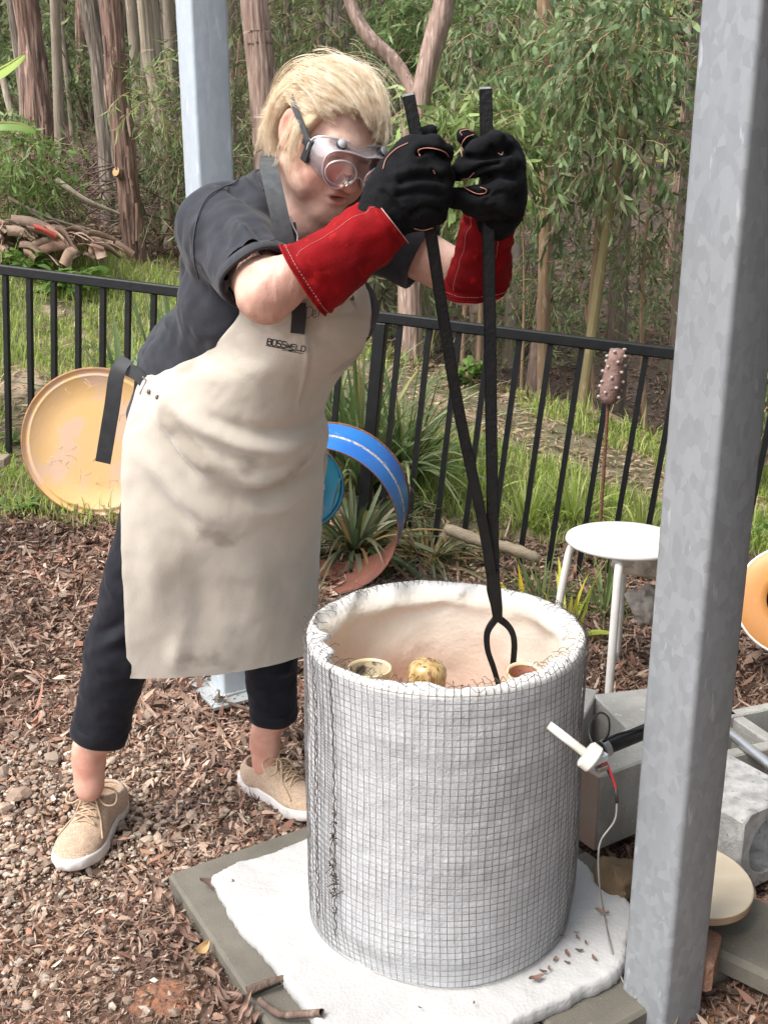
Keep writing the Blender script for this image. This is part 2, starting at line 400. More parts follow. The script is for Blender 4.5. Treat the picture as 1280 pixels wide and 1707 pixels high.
def ring(s, z, wob=0.004):
    q = cen + (pb - cen) * (s * (1 + (edge - 1) * (s > .8)))[:, None] if not np.isscalar(s) else cen + (pb - cen) * (s * np.where(s > .8, edge, 1))[:, None]
    q = q.copy(); q[:, 2] = z + wob * .35 * fbm(q * [38, 38, 1], 3, 9) + wob * 1.1 * vnoise(q * [8, 8, 1], 10); return q
for s, z in ((.985, .042), (1.0, .048), (1.003, .058), (.998, .068), (.99, .0735)): rows.append(ring(s, z, .002))
for s in (.975, .95, .92, .88, .84, .79, .74, .68, .62, .55, .48, .4, .3, .2, .1, .01): rows.append(ring(s, ZS))
fs = MB().grid(np.array(rows), wrap_u=True).build('fibre_sheet', m_fibre); tag(fs, 'torn white ceramic fibre sheet spread under the wire drum kiln', 'fibre blanket')

# ------------------------------------------------------------------ wire-mesh drum kiln
KC = np.array([.111, 1.68, 0]); KR, KZ0, KZ1 = .258, .076, .645
def kprof(z, a):
    """outer radius of the blanket drum at height z, angle a"""
    f = (z - KZ0) / (KZ1 - KZ0)
    r = KR - .008 * (1 - sstep(0, .13, f)) * (1 + .5 * np.sin(3 * a + 1) + .3 * np.sin(5 * a)) - .003 * np.sin(f * math.pi) + .0018 * np.sin(2 * a + 5 * f) + .0018 * np.sin(a * 3 + 7 * f)
    return r
m_kout = mat('fibre_drum_outside', (.585, .59, .60), (.555, .562, .575), 16, .55, .6, 210, dist=.003, bump2=.3, b2scale=70, spec=.4, c3=(.68, .68, .68), sscale=90, sthr=.62)
m_kin = mat('fibre_drum_inside', (1, 1, 1), (.90, .92, .93), 10, .9, .5, 110, attr=True, dist=.004, bump2=.35, b2scale=26)
na = 192; A = np.arange(na) / na * 2 * math.pi
def kring(r, z):
    return np.stack([KC[0] + r * np.cos(A), KC[1] + r * np.sin(A), z + 0 * A], -1)
kt = thing('drum_kiln', 'tall white drum kiln of ceramic fibre wrapped in square wire mesh', 'kiln', (KC[0], KC[1], ZS))
rows = []
for z in np.linspace(KZ0, KZ1 - .012, 70):
    r0 = kprof(z, A); q = kring(r0, z); nn = fbm(q * 60, 3, 20) * .0016 + fbm(q * [7, 7, 22], 2, 24) * .0022; q = kring(r0 - .004 + nn, z); rows.append(q)
MB().grid(np.array(rows), wrap_u=True).build('blanket_wall', m_kout, kt)
rows = []; cols = []
lumpy = fbm(np.stack([np.cos(A) * 5, np.sin(A) * 5, 0 * A], 1), 3, 31)
for u, dr, dz in ((0, -.004, -.014), (1, -.003, -.005), (2, -.006, .001), (3, -.011, .0035), (4, -.016, .0035), (5, -.021, .0), (6, -.025, -.008)):
    r0 = kprof(KZ1, A) + dr - max(0, u - 2) * .0045 * lumpy; q = kring(r0, KZ1 + dz)
    w = .0028 * fbm(q * 30, 3, 33) + .003 * fbm(q * 11, 2, 35); q[:, 2] += w * (u > 0); rows.append(q); cols.append(np.broadcast_to([.84, .82, .79], (na, 3)))
# torn flap of facing folded over on the far inner side, then the wall down to the floor
flap = np.exp(-((A - 1.75) / .55) ** 2) + .6 * np.exp(-((A - .55) / .3) ** 2) + .5 * np.exp(-((A - 2.9) / .28) ** 2)
for i, z in enumerate(np.linspace(KZ1 - .018, .16, 46)):
    dz = KZ1 - z
    r0 = KR - .031 + .003 * np.sin(A * 4 + z * 20) + .0
    q = kring(r0, z); bumpn = fbm(q * 22, 3, 41)
    lip = flap * np.exp(-((dz - .035 - .014 * fbm(q * 16, 2, 45)) / .012) ** 2) * .026
    q = kring(r0 - .004 * bumpn - lip, z); q[:, 2] += .006 * vnoise(q * 18, 47); rows.append(q)
    pe = sstep(.03, .30, dz + .05 * fbm(q * 9, 2, 50))[:, None]
    st = np.clip(.5 + .8 * fbm(q * 13, 3, 52), 0, 1)[:, None]
    c = np.array([.84, .77, .66]) * (1 - pe) + np.array([.88, .58, .44]) * pe; c = c * (1 - .14 * st * pe) ; cols.append(c)
MB().grid(np.array(rows), wrap_u=True, col=np.array(cols)).build('inner_wall', m_kin, kt)
MB().lathe([(.0, .17), (.215, .17)], KC, 64, col=np.broadcast_to([.75, .42, .3], (128, 3))).build('kiln_floor', m_kin, kt)
sh = MB().lathe([(.0, .405), (.165, .405), (.168, .402), (.168, .392), (.0, .390)], KC, 48, col=np.broadcast_to([.72, .42, .3], (240, 3)))
for a in (.5, 2.6, 4.7): sh.box(KC + [.12 * math.cos(a), .12 * math.sin(a), .28], (.04, .04, .22), col=(.7, .42, .3))
tag(sh.build('kiln_shelf', m_kin, smooth='auto'), 'round pink clay shelf holding the pots inside the drum kiln', 'kiln shelf')
m_wire = mat('mesh_wire', (.34, .34, .35), (.22, .205, .19), 30, .45, metal=.75)
m_wired = mat('dark_wire', (.09, .08, .07), (.14, .11, .09), 60, .6, metal=.5)
mw = MB(); sp = .0127; nv = int(2 * math.pi * KR / sp)
def kpt(a, z, off=.003):
    return np.array([KC[0] + (kprof(z, a) + off) * math.cos(a), KC[1] + (kprof(z, a) + off) * math.sin(a), z])
def warp(a, z): return .003 * math.sin(z * 11 + 1.3) + .003 * math.sin(a * 2 + z * 6) + .012 * math.exp(-((z - .1) / .06) ** 2) * math.sin(a * 4 + 1)
zs_w = np.linspace(KZ0 + .004, KZ1 - .002, 20)
for i in range(nv):
    a = 2 * math.pi * i / nv
    mw.tube([kpt(a + warp(a, z), z, .0015 + .0015 * math.sin(i * 2.4 + z * 30)) for z in zs_w], .00062, 4, False)
nh = int((KZ1 - KZ0) / sp)
for j in range(nh + 1):
    z = KZ0 + .004 + j * sp
    aa = np.linspace(0, 2 * math.pi, 97); pts = []
    for a in aa:
        zz = z + .0025 * math.sin(a * 3 + j * .15) + .004 * math.sin(a + 1) * math.exp(-((z - .12) / .08) ** 2) + .010 * math.exp(-((z - .12) / .05) ** 2) * math.exp(-((a - 5.35) / .35) ** 2)
        pts.append(kpt(a, zz, .0028))
    mw.tube(pts, .00062, 4, False)
# second layer of mesh overlapping at the seam on the left
for i in range(6):
    a = math.pi + .45 + i * .05
    mw.tube([kpt(a + .6 * warp(a, z) + .012 * math.sin(z * 5), z, .006) for z in zs_w], .0005, 4, False)
for j in range(nh):
    z = KZ0 + .011 + j * sp; mw.tube([kpt(math.pi + .38 + u * .33, z + .004 * u, .006) for u in np.linspace(0, 1, 8)], .0005, 4, False)
mw.build('wire_mesh', m_wire, kt, kind='stuff')
rw = MB()
for i in range(nv):                                     # cut wire ends bent over the rim
    a = 2 * math.pi * (i + .3 * random.random()) / nv; L = random.uniform(.012, .05); k = random.uniform(-.8, .8); pts = []
    for u in np.linspace(0, 1, 7):
        th = u * random.uniform(.9, 1.1); inn = L * math.sin(th * 1.5) ; up = .006 + .010 * math.sin(th * 2.6) * random.uniform(.5, 1.2) - .004 * u
        p = kpt(a + k * .04 * u * u, KZ1, .002 - inn); p[2] = KZ1 + up + (lumpy[int(a / 2 / math.pi * na) % na]) * .003; pts.append(p)
    pts[0][2] = KZ1 - .004; rw.tube(cr(pts, 12), .0006, 4, False)
for q in range(2):
    aa = np.linspace(0, 2 * math.pi, 320); ph = random.random() * 9
    rw.tube([kpt(a, KZ1, .001 - .013 * q - .004 * math.sin(a * 31 + ph)) + np.array([0, 0, .009 - .002 * q + .004 * math.sin(a * 57 + ph) + .003 * math.sin(a * 23 + q)]) for a in aa], .0005, 4, False)
rw.build('rim_wire', m_wired, kt, kind='stuff')
for nm, a0, w_ in (('lacing_wire', math.pi + .72, .0011), ('lacing_wire', math.pi + .50, .0009)):
    zz = np.linspace(KZ1 + .004, KZ0 + .05, 110); lw = MB()
    lw.tube([kpt(a0 + .010 * math.sin(z * 9) + .003 * math.sin(z * 171 + 2 * math.sin(z * 50)) + .006 * random.random(), z, .008 + .002 * math.sin(z * 200)) for z in zz], w_, 5, False)
    if w_ > .001:
        for q in range(34):
            z = random.choice([.36, .30, .24, .2]) + random.uniform(-.035, .035); a = a0 + random.uniform(-.012, .012); p = kpt(a, z, .009)
            lw.tube([p + np.random.default_rng(q).normal(0, .004, 3) for _ in range(1)] + [p + np.random.default_rng(q + 50).normal(0, .004, 3), p + np.random.default_rng(q + 90).normal(0, .006, 3)], .0011, 4, False)
    lw.build(nm, m_wired, kt)

# ------------------------------------------------------------------ pots in the kiln
m_cream = mat('cream_glaze', (.72, .62, .42), (.62, .50, .30), 25, .3, spec=.5)
m_clay = mat('pink_clay', (.55, .27, .18), (.45, .2, .13), 15, .8)
m_gold = mat('amber_crackle_glaze', (.34, .20, .06), (.58, .44, .22), 70, .22, stretch=(1, 1, .25), c3=(.22, .11, .04), sscale=110, sthr=.55, spec=.6)
def pot(nm, label, c, prof, mt, mi, tilt=(0, 0, 1)):
    t = thing(nm, label, 'pot', c, 'glazed pots inside the kiln'); n = len(prof)
    MB().lathe(prof, c, 40, axis=tilt).build('glazed_wall', mt, t)
    inner = [(max(r - .004, .0), h if i == n - 1 else h + (.004 if i == 0 else 0)) for i, (r, h) in enumerate(prof)][::-1]
    inner[0] = (prof[-1][0] - .0045, prof[-1][1] - .003)
    if len(prof) < 8: MB().lathe([(prof[-1][0] - .0048, prof[-1][1] - .004), (prof[-1][0] - .0035, prof[-1][1] + .001), (prof[-1][0] - .001, prof[-1][1] + .001), (prof[-1][0], prof[-1][1] - .001)], c, 40, axis=tilt).build('rim', mt, t)
    MB().lathe(inner + [(0, prof[0][1] + .006)], c, 40, axis=tilt).build('inside', mi, t)
p1 = P(616, 1113, Y=1.66); pot('glazed_bowl', 'cream glazed bowl with dark splashes at the left side of the kiln', (p1[0], p1[1], .408), [(.0, 0), (.024, 0), (.034, .05), (.040, .11), (.041, p1[2] - .408)], m_cream,
    mat('splashed_glaze', (.70, .6, .42), (.6, .5, .34), 12, .35, c3=(.09, .07, .06), sscale=28, sthr=.52))
p2 = P(698, 1125, Y=1.65); pot('round_vase', 'round amber brown crackle glazed vase in the middle of the kiln', (p2[0], p2[1], .408), [(.0, 0), (.02, 0), (.030, .05), (.032, .09), (.0355, p2[2] - .408 - .012), (.036, p2[2] - .408 + .002), (.033, p2[2] - .408 + .014), (.026, p2[2] - .408 + .022), (.012, p2[2] - .408 + .027), (.004, p2[2] - .408 + .028)], m_gold, m_clay, (.1, .05, 1))
p3 = P(868, 1115, Y=1.68); pot('small_cup', 'cream cup with a bare pink inside gripped by the tong claws', (p3[0], p3[1] , .41), [(.0, 0), (.022, 0), (.028, .04), (.0325, .1), (.0335, p3[2] - .41 + .008)], m_cream, m_clay, (.02, -.16, 1))

# ------------------------------------------------------------------ thermocouple probe and its leads
m_ceram = mat('white_ceramic', (.78, .74, .66), (.7, .66, .58), 20, .5)
m_black = mat('black_rubber', (.018, .018, .02), (.03, .03, .032), 30, .5, .15, 90)
m_redw = mat('red_wire', (.5, .03, .04), rough=.4); m_greyw = mat('grey_cable', (.26, .25, .23), (.20, .19, .17), 30, .45)
th = thing('thermocouple', 'white ceramic thermocouple poking out of the right side of the kiln', 'probe', P(920, 1213, Y=1.47))
a0, a1 = P(914, 1208, Y=1.478), P(981, 1260, Y=1.452)
MB().tube([a0, a1], .0075, 16).build('probe_tube', m_ceram, th)
ax = nrm(a1 - a0); hd = a1 + ax * .004
MB().lathe([(.0, -.012), (.020, -.012), (.024, -.009), (.024, .006), (.021, .009), (.0, .009)], hd, 28, axis=ax).build('terminal_head', m_ceram, th, smooth='auto')
MB().box(hd + ax * .017 + [0, 0, .010], (.030, .012, .014), rz=.6, bev=.002).build('terminal_block', m_galv2, th, smooth=False)
MB().box(hd + ax * .017 + [0.004, 0, -.008], (.022, .012, .010), rz=.6, bev=.002).build('terminal_block', m_bolt, th, smooth=False)
w0 = hd + ax * .022
MB().tube(cr([P(993, 1250, Y=1.455), P(982, 1225, Y=1.47), P(984, 1203, Y=1.50), P(1000, 1188, Y=1.54), P(1014, 1198, Y=1.60), P(1014, 1222, Y=1.66), P(1006, 1236, Y=1.70)], 40), .0019, 6).build('black_loop_wire', m_black, th)
MB().tube(cr([w0, P(1008, 1268, Y=1.452), P(1018, 1290, Y=1.45), P(1027, 1316, Y=1.45)], 30), .0021, 6).build('red_lead', m_redw, th)
MB().tube(cr([w0 + [0, 0, -.004], P(1004, 1274, Y=1.454), P(1016, 1292, Y=1.452), P(1026.5, 1316, Y=1.452)], 30), .0019, 6).build('black_lead', m_black, th)
MB().tube([P(1026, 1314, Y=1.45), P(1028, 1338, Y=1.448)], .0032, 8).build('heat_shrink_sleeve', m_black, th)
MB().tube(cr([P(1028, 1337, Y=1.448), P(1024, 1368, Y=1.447), P(1002, 1400, Y=1.45), P(997, 1432, Y=1.46), P(1000, 1485, Y=1.50), P(1008, 1530, z=.082), P(1018, 1580, z=.082), P(1037, 1634, z=.05), P(1060, 1665, z=.05)], 60), .0018, 7).build('cable', m_greyw, th)
pipe = thing('burner_pipe', 'black burner pipe with a steel clamp resting on the concrete block beside the kiln', 'pipe', P(1000, 1250, Y=1.75))
MB().tube(cr([P(955, 1272, Y=1.74), P(1000, 1250, Y=1.76), P(1068, 1222, Y=1.80), P(1120, 1200, Y=1.84)], 20), .015, 16).build('tube', m_black, pipe)
MB().tube([P(1004, 1249, Y=1.757), P(1013, 1245, Y=1.762)], .0175, 18).build('hose_clamp', m_galv2, pipe, smooth='auto')
MB().tube(cr([P(1005, 1236, Y=1.74), P(1030, 1224, Y=1.765), P(1062, 1216, Y=1.785), P(1110, 1204, Y=1.82)], 20), .003, 6).build('gas_hose', m_black, pipe)

# ------------------------------------------------------------------ concrete blocks, ply disc, aluminium tube
m_block = mat('block_concrete', (.44, .43, .395), (.34, .33, .30), 14, .95, .7, 160, dist=.004, c3=(.60, .58, .53), sscale=60, sthr=.64, bump2=.4, b2scale=35)
m_blockw = mat('limewashed_concrete', (.60, .59, .57), (.36, .355, .34), 30, .95, .7, 150, c3=(.30, .3, .29), sscale=70, sthr=.6, dist=.004)
m_pinkc = mat('heat_pinked_concrete', (.50, .31, .24), (.44, .35, .28), 10, .95, .7, 160, dist=.004)
def hollow(name, label, c, rz, size, ax, mt, end=None, tilt=0):
    """two-core block: size (length, width, height) with the cores running along axis ax ('y' or 'z')"""
    t = thing(name, label, 'concrete block', c, 'concrete blocks beside the kiln')
    L, W, H = size; R = np.array(Matrix.Rotation(rz, 3, 'Z') @ Matrix.Rotation(tilt, 3, 'Y')); s = .032
    mb = MB(); c = np.array(c) + R @ np.array([0, 0, H / 2])
    def bx(o, sz): mb.box(c + R @ np.array(o), sz, R=R, bev=.004)
    if ax == 's': bx((0, 0, 0), (L, W, H))
    elif ax == 'z':
        for sg in (-1, 1): bx((0, sg * (W / 2 - s / 2), 0), (L, s, H))
        for k in (-1, 0, 1): bx((k * (L / 2 - s / 2), 0, -.0015), (s, W - 2 * s - .001, H - .003))
    else:
        for sg in (-1, 1): bx((0, 0, sg * (H / 2 - s / 2)), (L, W, s))
        for k in (-1, 0, 1): bx((k * (L / 2 - s / 2 + .0012), 0, 0), (s, W - .003, H - 2 * s - .001))
    mb.build('block_body', mt, t, smooth=False)
    if end: MB().box(c + R @ np.array([-L / 2 - .003, 0, 0]), (.006, W - .004, H - .006), R=R, bev=.001).build('pink_end_face', end, t, smooth=False)
    return t
q = P(994, 1420, z=.046)
hollow('concrete_block', 'grey concrete block with a heat-pinked end standing against the kiln', q + E1 * .195 - E2 * .045 + [0, 0, 0], AZ, (.39, .09, .185), 's', m_block, m_pinkc)
q = P(1002, 1197, z=.19); hollow('concrete_block', 'pale concrete block behind the kiln, its corner showing above the probe wire', q * [1, 1, 0] + np.array([-.15, .13, 0]), math.radians(-24), (.30, .19, .19), 's', m_block)
q = P(1022, 1212, z=.19); hollow('concrete_block', 'pale concrete block behind the burner pipe beside the close post', q * [1, 1, 0] + np.array([.155, .12, 0]), math.radians(14), (.30, .19, .19), 's', m_block)
q = P(1241, 1362, z=.215); cn = q * [1, 1, 0] + [0, 0, .12]
t = thing('concrete_block', 'white-topped concrete block with a round dark core facing the post', 'concrete block', cn, 'concrete blocks beside the kiln'); k32 = (np.arange(32) + .5) / 32 * 2 * math.pi; sq = np.stack([np.cos(k32), np.sin(k32)], 1); sq = sq / np.abs(sq).max(1, keepdims=True) * [.095, .095]; ci = np.stack([np.cos(k32), np.sin(k32)], 1) * .066
def core(o2, d_): return cn + E1 * .095 + E1 * o2[:, :1] + np.array([0, 0, 1.]) * o2[:, 1:] - E2 * d_
MB().grid(np.array([core(ci, .38), core(ci, .004), core(ci * 1.04, .0), core(sq * .965, .0), core(sq, .004), core(sq, .386), core(sq * .97, .39), core(ci, .39)]), wrap_u=True).build('block_body', m_blockw, t, smooth='auto')
q = P(1250, 1292, z=.19); hollow('concrete_block', 'hollow grey concrete block with open cores under the aluminium tube', q * [1, 1, 0] + np.array([.09, .22, 0]), math.radians(20), (.39, .19, .19), 'z', m_block)
m_alu = mat('aluminium', (.62, .63, .64), (.55, .56, .57), 40, .38, metal=.8)
tag(MB().tube([P(1195, 1205, z=.204), P(1222, 1227, z=.204), P(1300, 1290, z=.204), P(1400, 1365, z=.206)], .012, 16).build('aluminium_tube', m_alu), 'bare aluminium tube lying across the hollow concrete block on the right', 'tube')
m_ply = mat('plywood', (.74, .63, .47), (.68, .57, .41), 5, .55, .1, 60, stretch=(1, 6, 6), c3=(.40, .24, .12), sscale=6, sthr=.72)
m_plye = mat('plywood_edge', (.45, .32, .2), (.3, .2, .12), 90, .7, stretch=(.2, .2, 5))
pc = np.array([.592, 1.625, .150]); pt = thing('plywood_disc', 'round pale plywood board lying on bricks behind the close steel post', 'board', pc)
axn = nrm((.04, -.06, 1)); MB().lathe([(0, .009), (.106, .009), (.108, .007)], pc, 64, axis=axn).build('top_face', m_ply, pt, smooth='auto')
MB().lathe([(.1082, .0072), (.1092, 0), (.108, -.009), (0, -.009)], pc, 64, axis=axn).build('rim_edge', m_plye, pt, smooth='auto')
m_rock = mat('brown_rock', (.20, .135, .075), (.11, .075, .045), 14, .9, .8, 60, dist=.008, c3=(.3, .26, .2), sscale=20, sthr=.64)
m_rockw = mat('pale_rock', (.62, .55, .45), (.50, .43, .34), 9, .9, .8, 50, dist=.01, c3=(.58, .34, .17), sscale=5, sthr=.58)
def rockmesh(c, r, seed, n=20, rough=.35):
    th_, ph = np.meshgrid(np.linspace(.02, math.pi - .02, n), np.arange(n * 2) / (n * 2) * 2 * math.pi, indexing='ij')
    d = np.stack([np.sin(th_) * np.cos(ph), np.sin(th_) * np.sin(ph), np.cos(th_)], -1)
    k = 1 + rough * fbm(d * 1.6 + seed * 7, 4, seed)
    rngl = np.random.default_rng(seed)
    for _ in range(6):
        v = nrm(rngl.normal(size=3)); k = np.minimum(k, .72 / np.maximum(d @ v, .3) * rngl.uniform(.9, 1.2))
    return MB().grid(np.asarray(c) + d * k[..., None] * np.asarray(r), wrap_u=True)
tag(rockmesh(P(1030, 1462, z=.075), (.045, .06, .035), 3).build('rock', m_rock), 'brown rough rock under the plywood board beside the fibre sheet', 'rock')
tag(rockmesh((.60, 1.70, .09), (.075, .06, .055), 4).build('rock', m_rock), 'dark brown rock propping the far side of the plywood board', 'rock')
m_brick = mat('broken_brick', (.36, .20, .13), (.27, .15, .1), 20, .95, .6, 120)
tag(MB().box((.565, 1.50, .082), (.10, .07, .066), rz=1.1, bev=.008).build('brick', m_brick, smooth=False), 'broken reddish brick on the slab at the foot of the close post', 'brick')
c = P(1222, 1625, z=.035); tag(MB().box(c + [.05, .07, .02], (.20, .30, .05), rz=AZ + .3, bev=.01).build('paving_slab', m_paver, smooth=False), 'dark worn paving offcut at the lower right corner beside the bark mulch', 'paving slab', 'paving slabs under the kiln')

# ------------------------------------------------------------------ fence
m_fence = mat('black_powdercoat', (.007, .008, .009), (.011, .012, .013), 20, .4, .1, 90, spec=.35, c3=(.08, .08, .075), sscale=55, sthr=.76)
FL, FR = P(0, 449, Y=4.35), P(1110, 588, Y=3.62); fd = FR - FL; flen = np.linalg.norm(fd); fd = fd / flen
fu = nrm(np.array([0, 0, 1]) - fd * fd[2]); fn = np.cross(fd, fu); FRM = np.array([fd, fn, fu]).T
ft = thing('metal_fence', 'black tubular metal fence leaning downhill behind the woman', 'fence', (0, 4.0, .1))
for a, b in ((-1.3, 1.552), (1.558, 4.6)):
    MB().box(FL + fd * (a + b) / 2, (b - a, .042, .042), R=FRM, bev=.005).build('rail', m_fence, ft, smooth=False)
    MB().box(FL + fd * (a + b) / 2 - fu * .985, (b - a, .03, .036), R=FRM, bev=.004).build('rail', m_fence, ft, smooth=False)
nb_ = 0; t_ = .028 - .1165 * 10
while t_ < 4.5:
    if abs(t_ - 1.70) > .07:
        MB().box(FL + fd * t_ - fu * .4945, (.021, .021, .942), R=FRM).build('baluster', m_fence, ft, smooth=False)
    t_ += .1165
for t_ in (-1.1, 1.70, 4.3):
    MB().box(FL + fd * t_ - fu * .55, (.05, .05, 1.058), R=FRM, bev=.004).build('fence_post', m_fence, ft, smooth=False)

# ------------------------------------------------------------------ drum lids and the cut drum
m_ochre = mat('ochre_paint', (.70, .44, .17), (.68, .43, .22), 3.5, .5, .08, 50, c3=(.64, .43, .29), sscale=6, sthr=.50, spec=.45)
m_rust = mat('rusty_edge', (.16, .075, .04), (.24, .11, .06), 30, .85, .4, 80)
def lid(label, c, n, r, mt, me, name='ochre_drum_lid', dish=.02):
    t = thing(name, label, 'drum lid', c - np.array([0, 0, r]))
    MB().lathe([(0, -.004), (r * .55, -.003), (r * .88, -.002), (r * .89, .001), (r * .91, .002), (r * .925, -.003), (r * .95, -.004), (r * .965, .002), (r * .985, dish * .4), (r, dish * .3)], c, 96, axis=n).build('face', mt, t)
    MB().lathe([(r * .984, dish * .4 + .001), (r * 1.0, dish * .42), (r * 1.008, dish * .2), (r * 1.004, -.012), (r * .985, -.016), (0, -.016)], c, 96, axis=n).build('curled_rim', me, t)
    return t
lc = P(163, 738, Y=3.98)
ld = lid('big round ochre yellow drum lid leaning on the fence', lc, nrm((.06, -1, .16)), .305, m_ochre, mat('ochre_rim', (.40, .2, .07), (.25, .12, .06), 20, .6))
for px_, py_, L, a in ((228, 700, .018, .3), (160, 685, .05, 1.4), (205, 790, .06, .7), (125, 770, .05, 2.2), (180, 820, .09, .1), (120, 690, .06, 1.2)):
    pass
sm = MB(); srng = np.random.default_rng(4); ln_ = nrm((.06, -1, .16)); lx = nrm(np.cross(ln_, (0, 0, 1))); ly = np.cross(lx, ln_)
for i in range(34):
    a, r_ = srng.uniform(0, 6.28), .25 * srng.random() ** .5; c_ = lx * math.cos(a) * r_ + ly * math.sin(a) * r_; d_ = lx * srng.normal() + ly * srng.normal(); d_ = nrm(d_) * srng.uniform(.01, .07); e_ = np.cross(ln_, d_) * srng.normal() * .25
    sm.tube(cr([lc + c_ - d_ / 2 - ln_ * .0032, lc + c_ + e_ - ln_ * .0030, lc + c_ + d_ / 2 - ln_ * .0032], 7) + ln_ * .0005, srng.uniform(.0004, .0011), 4)
sm.build('scratches', mat('scratched_paint', (.82, .64, .42), (.62, .42, .22), 14, .7), ld, kind='stuff')
m_bluep = mat('blue_drum_paint', (.03, .15, .56), (.025, .20, .58), 6, .33, .05, 40, c3=(.12, .30, .62), sscale=14, sthr=.60, spec=.5)
m_blueline = mat('chipped_white_line', (.55, .57, .58), (.45, .35, .28), 60, .6, c3=(.05, .18, .5), sscale=90, sthr=.56)
m_rusty = mat('rusted_inside', (.22, .085, .055), (.15, .06, .045), 9, .8, .4, 50)
n0, n1 = P(530, 872, Y=3.32), P(556, 826, Y=3.56); dax = n1 - n0; dl = np.linalg.norm(dax); rd = .284
dt = thing('cut_drum', 'bright blue cut steel drum ring lying open behind the kiln', 'drum', n0 - [0, 0, rd])
def seg(u0, u1, m_, nm, dr=0, inner=False):
    prof = [(rd + dr + (.004 * math.exp(-((u - .48) / .04) ** 2)) - (.003 if inner else 0), u * dl) for u in np.linspace(u0, u1, 12)]
    if inner: prof = prof[::-1]
    MB().lathe(prof, n0, 96, axis=dax).build(nm, m_, dt)
seg(0, .44, m_bluep, 'painted_band'); seg(.441, .52, m_blueline, 'white_rib'); seg(.521, 1, m_bluep, 'painted_band'); seg(0, 1, m_rusty, 'rusty_inside', 0, True)
for u, nm in ((0, 'cut_edge'), (1, 'rolled_edge')):
    a = np.linspace(0, 2 * math.pi, 97); x = nrm(np.cross(nrm(dax), (0, 0, 1))); y = np.cross(nrm(dax), x)
    MB().tube(n0 + dax * u + rd * (np.cos(a)[:, None] * x + np.sin(a)[:, None] * y), .0022 if u == 0 else .006, 6, False).build(nm, m_rusty if u == 0 else m_rust, dt)
m_teal = mat('teal_drum_paint', (.02, .17, .30), (.03, .24, .36), 5, .4, .08, 40, c3=(.1, .16, .2), sscale=30, sthr=.68)
lid('teal blue drum end with a dark rusty edge, half hidden by the apron', P(500, 812, Y=3.62), nrm((.12, -1, .1)), .168, m_teal, m_rust, 'teal_drum_end')
# orange drum end with a black opening, at the right edge
m_orange = mat('orange_paint', (.56, .25, .065), (.48, .22, .07), 4, .4, c3=(.66, .36, .14), sscale=10, sthr=.62)
m_whiteb = mat('white_paint', (.76, .75, .71), (.70, .68, .63), 15, .4, .05, 60, c3=(.55, .5, .42), sscale=50, sthr=.75)
oc = P(1322, 1002, Y=2.75); on = nrm((-.35, -.85, .42)); ot = thing('orange_drum', 'orange drum end with a white rim and round black opening at the right edge', 'drum', oc)
MB().lathe([(.075, .008), (.082, .015), (.096, .018), (.134, .014), (.150, .011), (.160, .007)], oc, 72, axis=on).build('orange_face', m_orange, ot)
MB().lathe([(.160, .0075), (.163, .009), (.167, .005), (.167, -.008), (.161, -.011)], oc, 72, axis=on).build('white_rim', m_whiteb, ot)
MB().lathe([(.075, .008), (.073, -.04), (.0, -.05)], oc, 48, axis=on).build('black_opening', m_black, ot)
MB().lathe([(.160, -.011), (.155, -.15), (.0, -.15)], oc, 72, axis=on).build('drum_wall', m_black, ot)

# ------------------------------------------------------------------ white stool
stc = np.array([.705, 2.76]); SZ = .482
st = thing('metal_stool', 'white round metal stool standing on the mulch behind the kiln', 'stool', (stc[0], stc[1], .03))
MB().lathe([(0, SZ + .002), (.10, SZ + .002), (.163, SZ), (.171, SZ - .004), (.173, SZ - .011), (.169, SZ - .017), (.160, SZ - .019), (0, SZ - .019)], (stc[0], stc[1], 0), 72).build('seat', m_whiteb, st)
for a in (-109, 166, 76, -14):
    d = np.array([math.cos(math.radians(a)), math.sin(math.radians(a)), 0]); c3_ = np.array([stc[0], stc[1], 0]); g = float(terr(*(c3_ + d * .195)[:2])) + .004
    pts = [c3_ + d * .04 + [0, 0, SZ - .028], c3_ + d * .12 + [0, 0, SZ - .028], c3_ + d * .146 + [0, 0, SZ - .034], c3_ + d * .158 + [0, 0, SZ - .056], c3_ + d * .165 + [0, 0, SZ - .1], c3_ + d * .182 + [0, 0, SZ / 2], c3_ + d * .198 + [0, 0, g]]
    lg = MB().tube(cr(pts, 40), .012, 14).build('leg', m_whiteb, st)
    MB().tube([c3_ + d * .1975 + [0, 0, g + .012], c3_ + d * .198 + [0, 0, g - .004]], .0125, 14).build('foot_cap', m_whiteb, lg, smooth='auto')

# ------------------------------------------------------------------ studded ceramic totem on a rusty rod
m_rod = mat('rusty_rebar', (.13, .06, .04), (.2, .09, .05), 60, .85, .6, 200)
m_totem = mat('pink_brown_ceramic', (.20, .115, .095), (.30, .20, .17), 20, .75, .5, 90)
m_stud = mat('pale_stud', (.42, .35, .32), rough=.6)
r0, r1, r2 = P(998, 905, Y=3.45), P(1013, 672, Y=3.45), P(1029, 580, Y=3.45)
tt = thing('garden_totem', 'studded pink-brown ceramic totem on a rusty rod behind the stool', 'ornament', r0)
rod = MB(); pts = [r0 + (r1 - r0) * u for u in np.linspace(-.12, 1.1, 120)]; rod.tube(pts, [.006 + .0012 * (i % 3 == 0) for i in range(120)], 8); rod.build('rod', m_rod, tt)
ax = r2 - r1; hl = np.linalg.norm(ax); axn = ax / hl
MB().lathe([(.006, 0), (.024, 0), (.033, .02), (.036, .06), (.034, .10), (.030, .15), (.024, .19), (.014, hl - .012), (.0, hl)], r1, 28, axis=axn, jit=lambda V: V + (.003 * fbm(V * 60, 2, 5))[..., None]).build('ceramic_head', m_totem, tt)
x = nrm(np.cross(axn, (0, 1, 0))); y = np.cross(axn, x)
